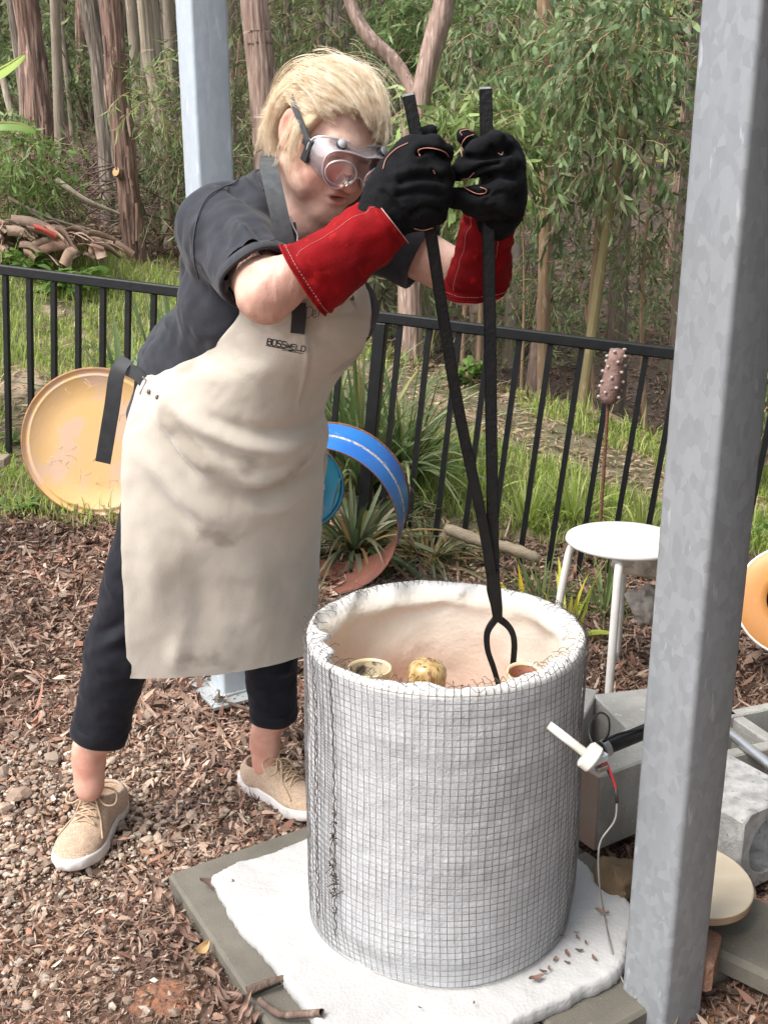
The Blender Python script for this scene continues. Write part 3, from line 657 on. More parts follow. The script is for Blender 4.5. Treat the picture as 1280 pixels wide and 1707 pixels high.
for i in range(26):
    a = i * 2.4; h = .02 + .0068 * i; rr = np.interp(h, [0, .02, .06, .15, .19], [.024, .033, .036, .030, .024]); d = x * math.cos(a) + y * math.sin(a); p = r1 + axn * h + d * rr * .93
    MB().tube([p, p + d * .008, p + d * .012], [.0042, .006, .004], 8).build('stud', m_stud, tt)
# timber and rocks by the fence
m_timber = mat('weathered_timber', (.33, .27, .19), (.22, .18, .13), 6, .9, .6, 40, stretch=(.6, 8, 8))
lg_ = [P(742, 880, Y=3.72), P(800, 902, Y=3.66), P(850, 914, Y=3.62), P(900, 932, Y=3.58)]
tag(MB().tube(cr(lg_, 14), [.018, .024, .023, .026, .022, .023, .026, .021, .024, .022, .025, .02, .021, .016], 10).build('log', m_timber), 'pale weathered log lying at the foot of the fence', 'log')
q = P(-12, 770, Y=3.5); tag(MB().box(q + [-.12, 0, 0], (.34, .09, .032), rz=.12, bev=.003).build('plank', m_timber, smooth=False), 'weathered plank end poking in at the left edge', 'plank')
tag(rockmesh(P(1072, 940, Y=2.9), (.07, .07, .06), 9, rough=.5).build('rock', m_rockw), 'pale rock with an orange face beside the stool, upper of two', 'rock')
tag(rockmesh(P(1078, 1008, Y=2.9), (.07, .07, .06), 12, rough=.5).build('rock', mat('grey_rock', (.48, .43, .38), (.34, .3, .26), 12, .9, .8, 50)), 'grey lichen-mottled rock beside the stool, lower of two', 'rock')
# ------------------------------------------------------------------ the woman
def rot_face(az, pt, ro):
    f = np.array([math.cos(pt) * math.cos(az), -math.cos(pt) * math.sin(az), -math.sin(pt)]); x = np.array([-math.sin(az), -math.cos(az), 0]); u = np.cross(x, f)
    x2 = x * math.cos(ro) + u * math.sin(ro); return np.array([x2, f, np.cross(x2, f)]).T
HR = rot_face(math.radians(56), math.radians(33), math.radians(6)); HC = np.array([-.0925, 1.79, 1.5005])
def H(x, y, z): return HC + HR @ (HS * np.array([x, y, z]))
SHR, SHL = np.array([-.280, 1.83, 1.350]), np.array([-.035, 1.985, 1.355])
ELR, ELL = P(446, 487, Y=1.615), P(776, 466, Y=1.93)
WRR, WRL = P(645, 368, Y=1.625), P(822, 372, Y=1.74)
HPR, HPL = np.array([-.43, 2.01, .87]), np.array([-.25, 2.13, .87])
KNR, KNL = np.array([-.572, 1.985, .47]), np.array([-.268, 2.14, .47])
ANR, ANL = P(148, 1268, Y=1.985), P(442, 1236, Y=2.17)
fine = lambda lo, a, b, hi, hf, hc: np.concatenate([np.arange(lo, a, hc), np.arange(a, b, hf), np.arange(b, hi, hc)])
S = SDF(fine(-.82, -.26, .045, .32, .0026, .009), fine(1.48, 1.65, 1.90, 2.32, .0026, .009), fine(.03, 1.37, 1.66, 1.68, .0026, .009))
FB = nrm(np.array([.62, -.78, 0])); RB = np.array([FB[1], -FB[0], 0]); TR = np.array([RB, FB, [0, 0, 1]]).T
S.ell((-.34, 2.06, .92), (.165, .12, .14), TR, .05).ell((-.30, 1.99, 1.06), (.15, .12, .13), TR, .06).ell((-.2, 1.91, 1.22), (.15, .115, .14), TR, .06)
S.cap(SHR, SHL, .055, None, .05)
S.cap(SHR, ELR, .056, .044, .03).cap(ELR, ELR * .6 + WRR * .4, .044, .034, .02).cap(ELR * .6 + WRR * .4, WRR, .032, .027, .02).cap(SHL, ELL, .054, .043, .03).cap(ELL, WRL, .045, .032, .02)
S.ell(ELR + [-.008, -.004, -.010], (.034, .034, .032), None, .02)
S.cap(HPR, KNR, .08, .055, .03).cap(HPL, KNL, .08, .055, .03)
for k, a in ((KNR, ANR), (KNL, ANL)):
    h_ = P(165, 1226, Y=1.985) if k is KNR else P(457, 1193, Y=2.165); S.cap(k, h_, .05, .038, .03).cap(h_, a + [0, 0, .03], .038, .0285, .03).cap(a + [0, .018, .04], a + [0, .030, -.03], .012, .015, .02).cap(a + [0, 0, .03], a, .0305, .032, .02).cap(a, a + [0, -.01, -.06], .034, .034, .02)
    for sg in (-1, 1): S.ell(a + [sg * .029, 0, -.010], (.009, .012, .014), None, .010)
NB = np.array([-.185, 1.865, 1.385])
S.cap(H(0, -.045, -.06), NB, .053, .062, .04).cap(H(0, .03, -.085), NB + [.05, -.05, -.02], .03, .04, .04)
# head
S.ell(H(0, -.006, .026), (.071, .082, .075), HR, .02).ell(H(0, .028, -.03), (.063, .066, .088), HR, .03)
for sg in (-1, 1):
    S.cap(H(sg * .047, .0, -.06), H(sg * .012, .068, -.105), .026, .020, .025)
    S.ell(H(sg * .040, .058, -.036), (.027, .026, .028), HR, .02)
    S.ell(H(sg * .050, .045, -.072), (.022, .03, .026), HR, .02)
S.ell(H(0, .076, .026), (.05, .022, .016), HR, .02).ell(H(0, .076, -.105), (.022, .016, .017), HR, .02)
S.ell(H(0, .078, -.066), (.034, .018, .024), HR, .015)
S.cap(H(0, .088, .008), H(0, .112, -.034), .009, .0125, .012)
for sg in (-1, 1): S.ell(H(sg * .013, .098, -.040), (.010, .011, .009), HR, .008)
for sg in (-1, 1):
    S.ell(H(sg * .032, .098, .002), (.02, .014, .012), HR, .01, 'sub'); S.ell(H(sg * .032, .075, .002), (.015, .014, .013), HR, .004)
    S.cap(H(sg * .030, .098, -.046), H(sg * .036, .092, -.074), .0035, .0035, .008, 'sub')
S.ell(H(0, .0955, -.0605), (.023, .008, .0065), HR, .005).ell(H(0, .0925, -.0795), (.020, .009, .0075), HR, .005)
S.ell(H(0, .104, -.0705), (.0225, .018, .0060), HR, .002, 'sub')
for sg in (-1, 1):
    S.ell(H(sg * .080, -.020, -.004), (.010, .020, .034), HR, .006); S.ell(H(sg * .077, -.012, -.034), (.008, .010, .012), HR, .006)
    S.ell(H(sg * .0895, -.014, .002), (.007, .011, .021), HR, .004, 'sub')
BV, BQ = S.mesh(2)
hl_ = (BV - HC) @ HR / HS
pal = np.full((len(BV), 3), 1.0)
def blot(c, r, col, w):
    global pal
    d = np.exp(-(((hl_ - np.array(c)) / np.array(r)) ** 2).sum(1))[:, None] * w; pal = pal * (1 - d) + np.array(col) * d
near_head = (np.abs(hl_) < .2).all(1)
blot((0, .098, -.060), (.020, .02, .0055), (.92, .55, .55), .9); blot((0, .096, -.079), (.019, .02, .0065), (.92, .55, .56), .9); blot((0, .09, -.0705), (.018, .016, .0035), (.25, .08, .07), .95)
for sg in (-1, 1): blot((sg * .045, .06, -.035), (.03, .04, .026), (1.05, .80, .76), .8); blot((sg * .085, -.012, 0), (.02, .022, .034), (1.05, .74, .68), .8)
blot((0, .115, -.03), (.02, .02, .02), (1.05, .78, .74), .7)
for sg in (-1, 1): blot((sg * .032, .092, .022), (.022, .02, .004), (.62, .48, .38), .7); blot((sg * .032, .09, .002), (.013, .01, .003), (.3, .22, .2), .8)
de = np.exp(-((BV - ELR - [0, 0, -.03]) ** 2).sum(1) / .05 ** 2)[:, None]; pal = pal * (1 - .5 * de) + np.array([1.05, .76, .70]) * .5 * de
lowleg = (BV[:, 2] < .25)[:, None]; pal = np.where(lowleg, np.array([.95, .80, .76]) * 1.0, pal)
BN = normals(BV, BQ); elb = np.exp(-((BV - ELR) ** 2).sum(1) / .06 ** 2)
BV = BV + BN * (.0011 * fbm(BV * 90, 2, 61) * (.4 + 1.6 * elb) + .0008 * fbm(BV * 40, 2, 62) )[:, None]
m_skin = mat('skin', (.72, .485, .385), (.58, .335, .26), 24, .5, .4, 380, attr=True, spec=.4, sss=.10, dist=.0020, c3=(.54, .33, .245), sscale=150, sthr=.66, bump2=.25, b2scale=70)
woman = thing('person', 'woman in a pale leather apron and clear goggles leaning over the kiln with long tongs', 'person', (-.45, 2.05, 0))
MB().add(BV, BQ, None, pal).build('body', m_skin, woman)

# ---- polo shirt
def gauss_folds(V, N, lines, amp):
    """push vertices along their normals near poly-lines (p0, p1, width, height)"""
    d_ = np.zeros(len(V))
    for p0, p1, w, h in lines:
        p0, p1 = np.asarray(p0), np.asarray(p1); d = p1 - p0; t = np.clip((V - p0) @ d / (d @ d), 0, 1)
        q = np.linalg.norm(V - p0 - t[:, None] * d, axis=1); d_ += h * np.exp(-(q / w) ** 2) * np.sin(math.pi * np.clip(t * .96 + .02, 0, 1)) ** .5
    return V + N * (d_ * amp)[:, None]
T = SDF(*SDF.box((-.60, 1.62, .80), (.26, 2.30, 1.50), .006))
T.ell((-.368, 2.055, .97), (.172, .135, .13), TR, .04).ell((-.325, 2.00, 1.075), (.172, .137, .14), TR, .06).ell((-.235, 1.925, 1.21), (.165, .125, .135), TR, .06)
T.ell((-.23, 1.945, 1.30), (.15, .10, .10), TR, .05).ell((-.115, 1.86, 1.2), (.115, .085, .085), TR, .04)
T.cap(SHR + [-.01, 0, -.005], SHL, .068, None, .05).cap(NB + [-.02, .02, -.03], NB + [0, 0, .004], .085, .072, .04)
sr, sl_ = SHR + (ELR - SHR) * .78, SHL + (ELL - SHL) * .56
T.cap(SHR + [0, 0, -.005], SHR + (ELR - SHR) * .86, .076, .064, .04).cap(SHL, SHL + (ELL - SHL) * .66, .074, .068, .04)
ur, ul = nrm(ELR - SHR), nrm(ELL - SHL)
def trimmed(T, p, u, un):
    """cut the sleeve off square at p (only near the arm) and hollow it"""
    X, Y, Z = T.pts((slice(None),) * 3); t = (X - p[0]) * u[0] + (Y - p[1]) * u[1] + (Z - p[2]) * u[2]
    q = np.sqrt((X - p[0] - t * u[0]) ** 2 + (Y - p[1] - t * u[1]) ** 2 + (Z - p[2] - t * u[2]) ** 2)
    near = q < .13; tn = (X - p[0]) * un[0] + (Y - p[1]) * un[1] + (Z - p[2]) * un[2]
    T.f = np.where(near & (t > -.065), np.maximum(T.f, tn), T.f).astype(np.float32)
    ho = np.maximum(q - (.054), -(t + .03)); T.f = np.where(near & (t > -.1), np.maximum(T.f, -ho), T.f).astype(np.float32)
unr, unl = nrm(ur + .7 * np.array([.51, .1, -.86])), ul
trimmed(T, sr, ur, unr); trimmed(T, sl_, ul, unl)
T.cap(NB + [.01, -.01, -.01], H(0, -.03, -.05), .055, .06, .006, 'sub')
TV, TQ = T.mesh(2); TN = normals(TV, TQ)
L_ = lambda a, b, Ya, Yb, w, h: (P(*a, Y=Ya), P(*b, Y=Yb), w, h)
folds = [L_((300, 440), (405, 575), 1.86, 1.80, .012, .010), L_((285, 480), (380, 600), 1.88, 1.85, .012, -.008), L_((270, 520), (360, 600), 1.9, 1.86, .012, .009), L_((250, 560), (345, 612), 1.92, 1.88, .010, -.008), L_((240, 585), (320, 615), 1.92, 1.9, .010, .008),
         L_((330, 400), (300, 470), 1.83, 1.86, .014, -.012), L_((325, 350), (345, 440), 1.74, 1.72, .012, .007), L_((345, 330), (400, 460), 1.72, 1.62, .010, -.006), L_((370, 330), (440, 440), 1.72, 1.6, .010, .008), L_((395, 330), (460, 420), 1.72, 1.6, .009, -.007), L_((415, 340), (475, 410), 1.73, 1.62, .009, .007),
         L_((330, 420), (395, 480), 1.74, 1.62, .010, .007), L_((340, 455), (400, 470), 1.74, 1.64, .009, -.007), L_((395, 275), (440, 360), 1.83, 1.78, .010, .006), L_((360, 290), (420, 350), 1.82, 1.76, .010, -.006), L_((380, 300), (330, 360), 1.8, 1.78, .006, .004)]
TV = gauss_folds(TV, TN, folds, 2.1)
sv = TV @ np.array([[.8, .3, .5], [-.5, .8, .2], [-.3, -.4, .85]]).T
TV = TV + TN * (.0035 * fbm(sv * [9, 26, 20], 3, 71) + .0016 * 1.8 * np.abs(fbm(sv * [12, 40, 30], 2, 73)))[:, None]
m_shirt = mat('charcoal_cotton', (.026, .028, .036), (.036, .038, .046), 40, .85, .3, 700, sheen=.12, dist=.001, bump2=.25, b2scale=60, spec=.25)
shirt = MB().add(TV, TQ).build('polo_shirt', m_shirt, woman)
m_seam = mat('seam_thread', (.05, .052, .06), rough=.8); m_hem = mat('charcoal_hem', (.024, .025, .031), (.035, .036, .043), 60, .85, .3, 500, sheen=.1)
def hem_ring(p, u, r, name, w=.004, parent=shirt, m_=m_hem, wid=.022, un=None):
    x = nrm(np.cross(u, (.3, .2, .9))); y = np.cross(u, x); a = np.linspace(0, 2 * math.pi, 49)[:-1]
    rr = r * (1 + .03 * np.sin(a * 3 + 1) + .02 * np.sin(a * 5))
    rg = [(p - u * k)[None] + (rr + d)[:, None] * (np.cos(a)[:, None] * x + np.sin(a)[:, None] * y) for k, d in ((wid, -.002), (wid, .0018), (wid * .5, .003), (0, .002), (-.002, 0), (0, -.0035), (wid, -.004))]
    if un is not None:
        d0 = (rg[3] - p); rg = [g - u * ((d0 @ un) / (u @ un))[:, None] for g in rg]
    MB().grid(np.array(rg), wrap_u=True).build(name, m_, parent)
hem_ring(sr + ur * .003, ur, .0655, 'sleeve_hem', un=unr); hem_ring(sl_ + ul * .001, ul, .0665, 'sleeve_hem')
# collar: a band standing round the neck
pTV = proj(TV); kp = TV[:, 1] < 2.0
def drape(pts, r, name, mt, parent, rad=4.5, off=.0006):
    cc = cr(np.array([[*t, 0] for t in pts], float), 40); pp = []
    for x_, y_, _ in cc:
        i = np.where(((pTV - [x_, y_]) ** 2).sum(1) < rad ** 2)[0]
        if len(i): pp.append(P(x_, y_, Y=TV[i][:, 1].min() - off))
    if len(pp) > 4: MB().tube(cr(np.array(pp)[::2], 60), r, 5).build(name, mt, parent)
drape([(402, 268), (396, 300), (372, 312), (345, 330), (328, 368), (322, 420), (332, 465)], .0013, 'shoulder_seam', m_seam, shirt)
drape([(404, 266), (425, 290), (440, 318)], .0010, 'yoke_seam', m_seam, shirt); drape([(366, 462), (395, 430), (430, 408), (462, 398)], .0008, 'hem_stitching', m_seam, shirt)
nu_ = nrm(H(0, -.035, -.05) - NB); x = nrm(np.cross(nu_, FB)); y = np.cross(nu_, x); a = np.linspace(0, 2 * math.pi, 64)
rg = []
for k, d in ((-.020, .012), (.0, .006), (.022, .001), (.034, .003), (.030, .010), (.008, .020), (-.012, .028)):
    dip = .03 * np.exp(-((((a - math.atan2(FB @ y, FB @ x) + math.pi) % (2 * math.pi)) - math.pi) / .5) ** 2)
    rg.append(NB + nu_ * (k - dip[:, None] * .8 + 0) + (.064 + d) * (np.cos(a)[:, None] * x + np.sin(a)[:, None] * y))
MB().grid(np.array(rg)).build('collar', m_hem, shirt)

# ---- trousers
W = SDF(*SDF.box((-.74, 1.86, .18), (-.08, 2.30, 1.02), .006))
HMR, HML = P(165, 1226, Y=1.985), P(457, 1193, Y=2.165)
W.ell((-.355, 2.065, .89), (.178, .125, .13), TR, .05)
W.cap(HPR, KNR, .092, .071, .04).cap(HPL, KNL, .092, .068, .04).cap(KNR, HMR + (HMR - KNR) * .1, .071, .060, .03).cap(KNL, HML + (HML - KNL) * .1, .068, .0555, .03)
dr_, dl_ = nrm(HMR - KNR), nrm(HML - KNL)
for p, u, r in ((HMR, dr_, .0495), (HML, dl_, .0450)):
    X, Y, Z = W.pts((slice(None),) * 3); t = (X - p[0]) * u[0] + (Y - p[1]) * u[1] + (Z - p[2]) * u[2]; q = np.sqrt((X - p[0] - t * u[0]) ** 2 + (Y - p[1] - t * u[1]) ** 2 + (Z - p[2] - t * u[2]) ** 2); nr = q < .11
    W.f = np.where(nr, np.maximum(W.f, t), W.f).astype(np.float32); W.f = np.where(nr & (t > -.09), np.maximum(W.f, -np.maximum(q - r, -(t + .06))), W.f).astype(np.float32)
WV, WQ = W.mesh(2); WN = normals(WV, WQ)
wf = [L_((150, 1090), (225, 1050), 1.94, 1.9, .012, .012), L_((160, 1060), (215, 1035), 1.94, 1.9, .012, -.010), L_((135, 1150), (190, 1180), 1.95, 1.93, .012, .005), L_((175, 960), (205, 1010), 1.95, 1.92, .012, .007), L_((190, 740), (205, 860), 1.94, 1.92, .015, .006), L_((425, 1110), (490, 1125), 2.1, 2.1, .010, .006), L_((430, 1160), (480, 1150), 2.1, 2.1, .012, .005)]
WV = gauss_folds(WV, WN, wf, 1.0); WV = WV + WN * (.004 * fbm(WV * [14, 14, 22], 3, 81) + .0015 * fbm(WV * 50, 2, 83))[:, None]
m_trou = mat('navy_black_cotton', (.007, .0075, .012), (.012, .0125, .018), 30, .8, .25, 500, sheen=.06, dist=.001, spec=.2)
tro = MB().add(WV, WQ).build('trousers', m_trou, woman)
hem_ring(HMR + dr_ * .001, dr_, .0600, 'trouser_hem', parent=tro, m_=m_trou, wid=.03); hem_ring(HML + dl_ * .001, dl_, .0555, 'trouser_hem', parent=tro, m_=m_trou, wid=.03)

# ---- shoes
m_knit = mat('beige_knit', (.54, .395, .285), (.47, .34, .24), 60, .9, .9, 420, dist=.0022, stretch=(1, 1, 1), c3=(.36, .25, .165), sscale=330, sthr=.52, sheen=.2)
m_sole = mat('white_rubber', (.72, .68, .65), (.64, .60, .57), 20, .55, .2, 90, c3=(.45, .38, .32), sscale=26, sthr=.66)
m_lace = mat('beige_lace', (.50, .36, .235), (.42, .30, .2), 200, .85, .5, 600, dist=.001); m_tip = mat('tan_toe_cap', (.40, .27, .14), (.34, .22, .12), 40, .6)
def shoe(ank, toe_xy, gz, L=.265, wx=1.0):
    a2 = np.array([ank[0], ank[1]]); d = nrm(np.array(toe_xy) - a2); f = np.array([d[0], d[1], 0]); r = np.array([d[1], -d[0], 0]); R = np.array([r * wx, f, [0, 0, 1]]).T
    toe = np.array([toe_xy[0], toe_xy[1], gz]); base = toe - f * (L - .055)          # under the ankle
    W_ = lambda x, y, z: base + R @ np.array([x, y, z])
    K = SDF(*[np.arange(-.0, .001, 1)] * 3) if False else SDF(*SDF.box((-.075, -.09, .004), (.075, .24, .15), .0030))
    K.ell((0, -.018, .05), (.034, .038, .045), None, .02).ell((0, .04, .046), (.037, .06, .04), None, .03).ell((.003, .125, .036), (.046, .065, .036), None, .03).ell((.004, .165, .030), (.042, .05, .028), None, .02)
    K.cap((0, -.012, .050), (0, .0, .070), .041, .042, .02).cap((0, .04, .085), (0, .095, .060), .030, .028, .02)
    K.cap((0, .0, .062), (0, -.004, .16), .034, .038, .006, 'sub').cap((0, .03, .100), (0, .015, .16), .022, .030, .01, 'sub').half((0, -.05, .076), (0, -.25, 1), .006)
    K.half((0, 0, .024), (0, 0, -1), .003)
    V, Q = K.mesh(2); N_ = normals(V, Q)
    V = V + N_ * (.0007 * np.sin(V[:, 1] * 900 + 3 * np.sin(V[:, 0] * 60)) * (V[:, 1] > .03) + .001 * fbm(V * 60, 2, 5))[:, None]
    t = bpy.data.objects.new('shoe', None); COL.objects.link(t); t.parent = woman; t.location = [float(q) for q in base - origin_of(woman)]
    MB().add(base + V @ R.T, Q).build('knit_upper', m_knit, t)
    o = np.array([(0, -.066), (.030, -.055), (.040, -.02), (.037, .03), (.042, .08), (.052, .125), (.048, .175), (.028, .210), (.004, .219), (-.022, .210), (-.042, .175), (-.047, .125), (-.040, .08), (-.036, .03), (-.039, -.02), (-.029, -.055), (0, -.066)]); o = cr(o, 97)[:-1]
    pr = []
    tl = lambda y: .012 * sstep(.12, .22, y) + .004 * sstep(0, -.066, y)
    for k, z in ((.86, .0), (.95, .001), (1.0, .006), (1.012, .014), (1.0, .023), (.975, .0275), (.93, .0265), (.5, .026)):
        c = np.array([0, .075]); q = c + (o - c) * k; wv = .0007 * np.sin(np.arange(96) * 2 * math.pi / 6) * (z in (.006, .014)); q = c + (q - c) * (1 + wv / .06)[:, None]
        hgt = z * (1.18 + .45 * sstep(.05, -.06, o[:, 1])) + tl(o[:, 1]) * (1 if z < .02 else .8)
        pr.append(np.concatenate([q, hgt[:, None]], 1) @ R.T + base)
    MB().grid(np.array(pr), wrap_u=True).build('sole', m_sole, t)
    def top(x, y):                                     # height of the upper by marching down
        sl = [np.abs(a_ - v).argmin() for a_, v in zip(K.ax[:2], (x, y))]; col = K.f[sl[0], sl[1]]; i = np.where(col < 0)[0]
        return K.ax[2][i[-1]] + .0015 if len(i) else .05
    lm = MB()
    rowsy = [.058, .074, .090, .106, .122]; wdt = [.021, .022, .023, .024, .025]
    for i, (yy, ww) in enumerate(zip(rowsy, wdt)):
        xs = np.linspace(-ww, ww, 9); lm.tube(cr([W_(x_, yy, top(x_, yy) + .0022) for x_ in xs], 18), .0023, 6)
        if i < 4:
            for sg in (-1, 1):
                us = np.linspace(0, 1, 7); lm.tube(cr([W_(sg * (ww - 2 * ww * u), yy + (rowsy[i + 1] - yy) * u, top(sg * (ww - 2 * ww * u), yy + (rowsy[i + 1] - yy) * u) + .0045) for u in us], 16), .0021, 6)
    k0 = np.array([0, .060, top(0, .060) + .007])
    for sg in (-1, 1):
        lp_ = [k0, k0 + [sg * .020, -.012, .008], k0 + [sg * .046, -.006, .004], k0 + [sg * .052, .018, -.012], k0 + [sg * .034, .026, -.012], k0 + [sg * .012, .008, -.002], k0]
        lm.tube([base + R @ q for q in cr(lp_, 30)], .0022, 6)
        tl_ = [k0, k0 + [sg * .012, .022, .003]]
        for u in (.4, .7, 1.0): x_, y_ = sg * (.014 + .032 * u), .07 + .075 * u; tl_.append(np.array([x_, y_, top(np.clip(x_, -.044, .044), y_) + .003]))
        lm.tube([base + R @ q for q in cr(tl_, 26)], .0021, 6)
    lm.add(*[None] * 0) if False else None
    lm.tube([base + R @ (k0 + [-.006, 0, 0]), base + R @ (k0 + [.006, .002, .001])], .0045, 8)
    lm.build('shoelaces', m_lace, t)
    cm = MB(); a = np.linspace(0, 2 * math.pi, 40); cm.tube([W_(.037 * math.cos(q), .002 + .044 * math.sin(q) + 0, .077 + .016 * max(0, math.sin(q)) + .004 * max(0, -math.sin(q))) for q in a], .0042, 8, False); cm.build('padded_collar', m_knit, t)
    return t
tR = P(116, 1447, z=.02); shoe(ANR, (tR[0], tR[1]), .0, wx=1.12)
tL = P(541, 1358, z=.02); shoe(ANL, (tL[0], tL[1]), .0)

# ---- leather apron: rows from hem to bib, each an arc that bulges towards the viewer and wraps on round the far side
m_apron = mat('pale_suede', (.57, .515, .44), (.49, .44, .37), 5, .93, .55, 420, sheen=.5, dist=.0015, bump2=.25, b2scale=18, c3=(.37, .325, .265), sscale=7, sthr=.60, spec=.2)
AR = [((212, 1131), 1.92, (525, 1086), 2.07, .05), ((207, 1010), 1.89, (530, 968), 2.07, .085), ((203, 890), 1.875, (537, 850), 2.04, .115), ((204, 775), 1.88, (543, 745), 1.99, .135), ((217, 692), 1.885, (541, 682), 1.94, .14),
      ((243, 622), 1.89, (563, 632), 1.89, .135), ((330, 592), 1.83, (602, 585), 1.83, .10), ((382, 548), 1.77, (615, 535), 1.79, .075), ((410, 505), 1.74, (612, 490), 1.77, .055), ((432, 450), 1.73, (595, 440), 1.76, .04)]
LL = cr([P(*r[0], Y=r[1]) for r in AR], 130); RR_ = cr([P(*r[2], Y=r[3]) for r in AR], 130); BL = cr([[r[4], 0, 0] for r in AR], 130)[:, 0]
nu = 190; U = np.concatenate([np.linspace(0, 1, 150), np.linspace(1, 1.22, 41)[1:]]); AV = np.zeros((130, nu, 3))
for i in range(130):
    l, r = LL[i], RR_[i]; d = r - l; ch = np.linalg.norm(d); n_ = nrm(np.array([d[1], -d[0], 0])); n_ = nrm(n_ + np.array([.25, 0, 0])); b = BL[i]
    for_ = np.clip(U, 0, 1); bul = b * np.sin(math.pi * np.clip(for_, 0, 1)) ** .8 * (1 + .25 * (for_ - .5))
    AV[i] = l + d * for_[:, None] + n_ * bul[:, None]
    ex = np.clip(U - 1, 0, None)[:, None]; AV[i] += ex * (np.array([-.25, .9, 0]) * ch + d * .0)
uvp = proj(AV)
def ridge(pts, w, h):
    """fold running along a line drawn on the apron (given in picture units of the photograph, used only to place it on the leather)"""
    q = cr(np.array([[*p, 0] for p in pts], float), 160)[:, :2]; t = np.linspace(0, 1, 160); dd = np.full(uvp.shape[:2], 1e9); tt_ = np.zeros(uvp.shape[:2])
    for k in range(160):
        e = np.hypot(uvp[..., 0] - q[k, 0], uvp[..., 1] - q[k, 1]); c = e < dd; dd = np.where(c, e, dd); tt_ = np.where(c, t[k], tt_)
    return h * np.exp(-(dd / w) ** 2) * np.sin(math.pi * np.clip(tt_ * .9 + .05, 0, 1))
D = np.zeros(uvp.shape[:2])
D += ridge([(262, 655), (330, 705), (430, 745), (500, 735), (545, 700)], 17, .016) - ridge([(330, 690), (420, 720), (500, 712), (540, 690)], 12, .010)
D += ridge([(262, 712), (320, 760), (400, 800), (470, 790), (543, 735)], 20, .022) - ridge([(300, 735), (370, 770), (440, 770), (500, 745)], 11, -.006) - ridge([(345, 775), (420, 820), (470, 815), (540, 760)], 16, .020)
D += ridge([(225, 735), (270, 790), (330, 850), (400, 880)], 22, .016) - ridge([(265, 710), (300, 760), (340, 800)], 10, .014) - ridge([(250, 780), (300, 850), (340, 880)], 15, .012)
D += ridge([(390, 835), (450, 850), (540, 800)], 18, .010) + ridge([(503, 520), (512, 600), (495, 680)], 4, .004)
D += ridge([(280, 640), (270, 690), (300, 720)], 10, .006) + ridge([(240, 880), (260, 960), (255, 1040)], 24, .008) - ridge([(320, 920), (340, 1000), (330, 1080)], 28, .010) + ridge([(420, 900), (430, 1000), (440, 1090)], 30, .009) + ridge([(300, 1060), (290, 1120)], 16, .008)
D += .0030 * fbm(AV * [6, 6, 10], 2, 91) + .0010 * fbm(AV * 34, 2, 93) + .0014 * np.abs(fbm(AV @ np.array([[.8, .2, .5], [.1, 1, .1], [-.5, .1, .85]]) * [10, 10, 26], 2, 95))
AN = np.cross(np.gradient(AV, axis=1), np.gradient(AV, axis=0)); AN = nrm(AN); AN *= np.where((AN @ np.array([.2, -1, 0]))[..., None] > 0, 1, -1)
AV = AV + AN * (1.25 * D * (1 - sstep(1.0, 1.15, U))[None, :])[..., None]
AN = np.cross(np.gradient(AV, axis=1), np.gradient(AV, axis=0)); AN = nrm(AN); AN *= np.where((AN @ np.array([.2, -1, 0]))[..., None] > 0, 1, -1)
AB = AV - AN * .0022
apr = bpy.data.objects.new('apron', None); COL.objects.link(apr); apr.parent = woman
mb = MB(); mb.grid(AV); mb.grid(AB[:, ::-1])
for s_ in (np.stack([AV[0], AB[0]]), np.stack([AB[-1], AV[-1]]), np.stack([AB[:, 0], AV[:, 0]]), np.stack([AV[:, -1], AB[:, -1]])): mb.grid(s_)
mb.build('leather_panel', m_apron, apr)
fu_ = uvp[:, :150].reshape(-1, 2); fA = AV[:, :150].reshape(-1, 3); fN = AN[:, :150].reshape(-1, 3)
pA = proj(fA)
def on_apron(x, y, off=.0012):
    i = np.argsort((pA[:, 0] - x) ** 2 + (pA[:, 1] - y) ** 2)[:6]; w = 1 / (np.hypot(pA[i, 0] - x, pA[i, 1] - y) + .3); w /= w.sum()
    c = (fA[i] * w[:, None]).sum(0); n_ = nrm((fN[i] * w[:, None]).sum(0)); Yq = c[1]
    # slide along the surface tangent to the requested spot
    p0 = proj(c); return P(*(np.array([x, y])), Y=Yq) + n_ * off, n_
m_strap = mat('black_webbing', (.022, .023, .026), (.034, .035, .038), 40, .6, .35, 400, dist=.001, spec=.4)
m_strapg = mat('grey_webbing', (.055, .062, .066), (.085, .092, .095), 60, .75, .4, 300, dist=.001)
m_rivet = mat('dark_rivet', (.10, .085, .07), (.2, .17, .13), 90, .4, metal=.6); m_buck = mat('nickel_buckle', (.60, .60, .60), rough=.3, metal=.9)
def ribbon(pts, wdir, w, th_=.0022, n=30):
    p = cr(pts, n); wd = cr(wdir, n) if np.ndim(wdir) == 2 else np.repeat([wdir], n, 0); t = nrm(np.gradient(p, axis=0)); wd = nrm(wd - t * (wd * t).sum(1)[:, None]); nn = np.cross(t, wd)
    r = [p + wd * a * w / 2 + nn * b * th_ / 2 for a, b in ((-1, -1), (1, -1), (1, 1), (-1, 1))]
    return MB().grid(np.stack(r, 1), wrap_u=True)
for x, y in ((249, 653), (263, 662), (586, 497)):
    p, n_ = on_apron(x, y); MB().lathe([(.0046, -.001), (.0046, .0012), (.003, .0022), (.0, .0024)], p, 14, axis=n_).build('rivet', m_rivet, apr)
ribbon([P(213, 598, Y=1.93), P(196, 622, Y=1.915), P(187, 680, Y=1.91), P(172, 771, Y=1.91)], (1, 0, .1), .030).build('waist_strap', m_strap, apr, smooth='auto')
ribbon([P(255, 655, Y=1.885), P(240, 635, Y=1.885), P(226, 622, Y=1.90), P(205, 612, Y=1.95)], (.3, 0, 1), .026).build('waist_strap', m_strap, apr, smooth='auto')
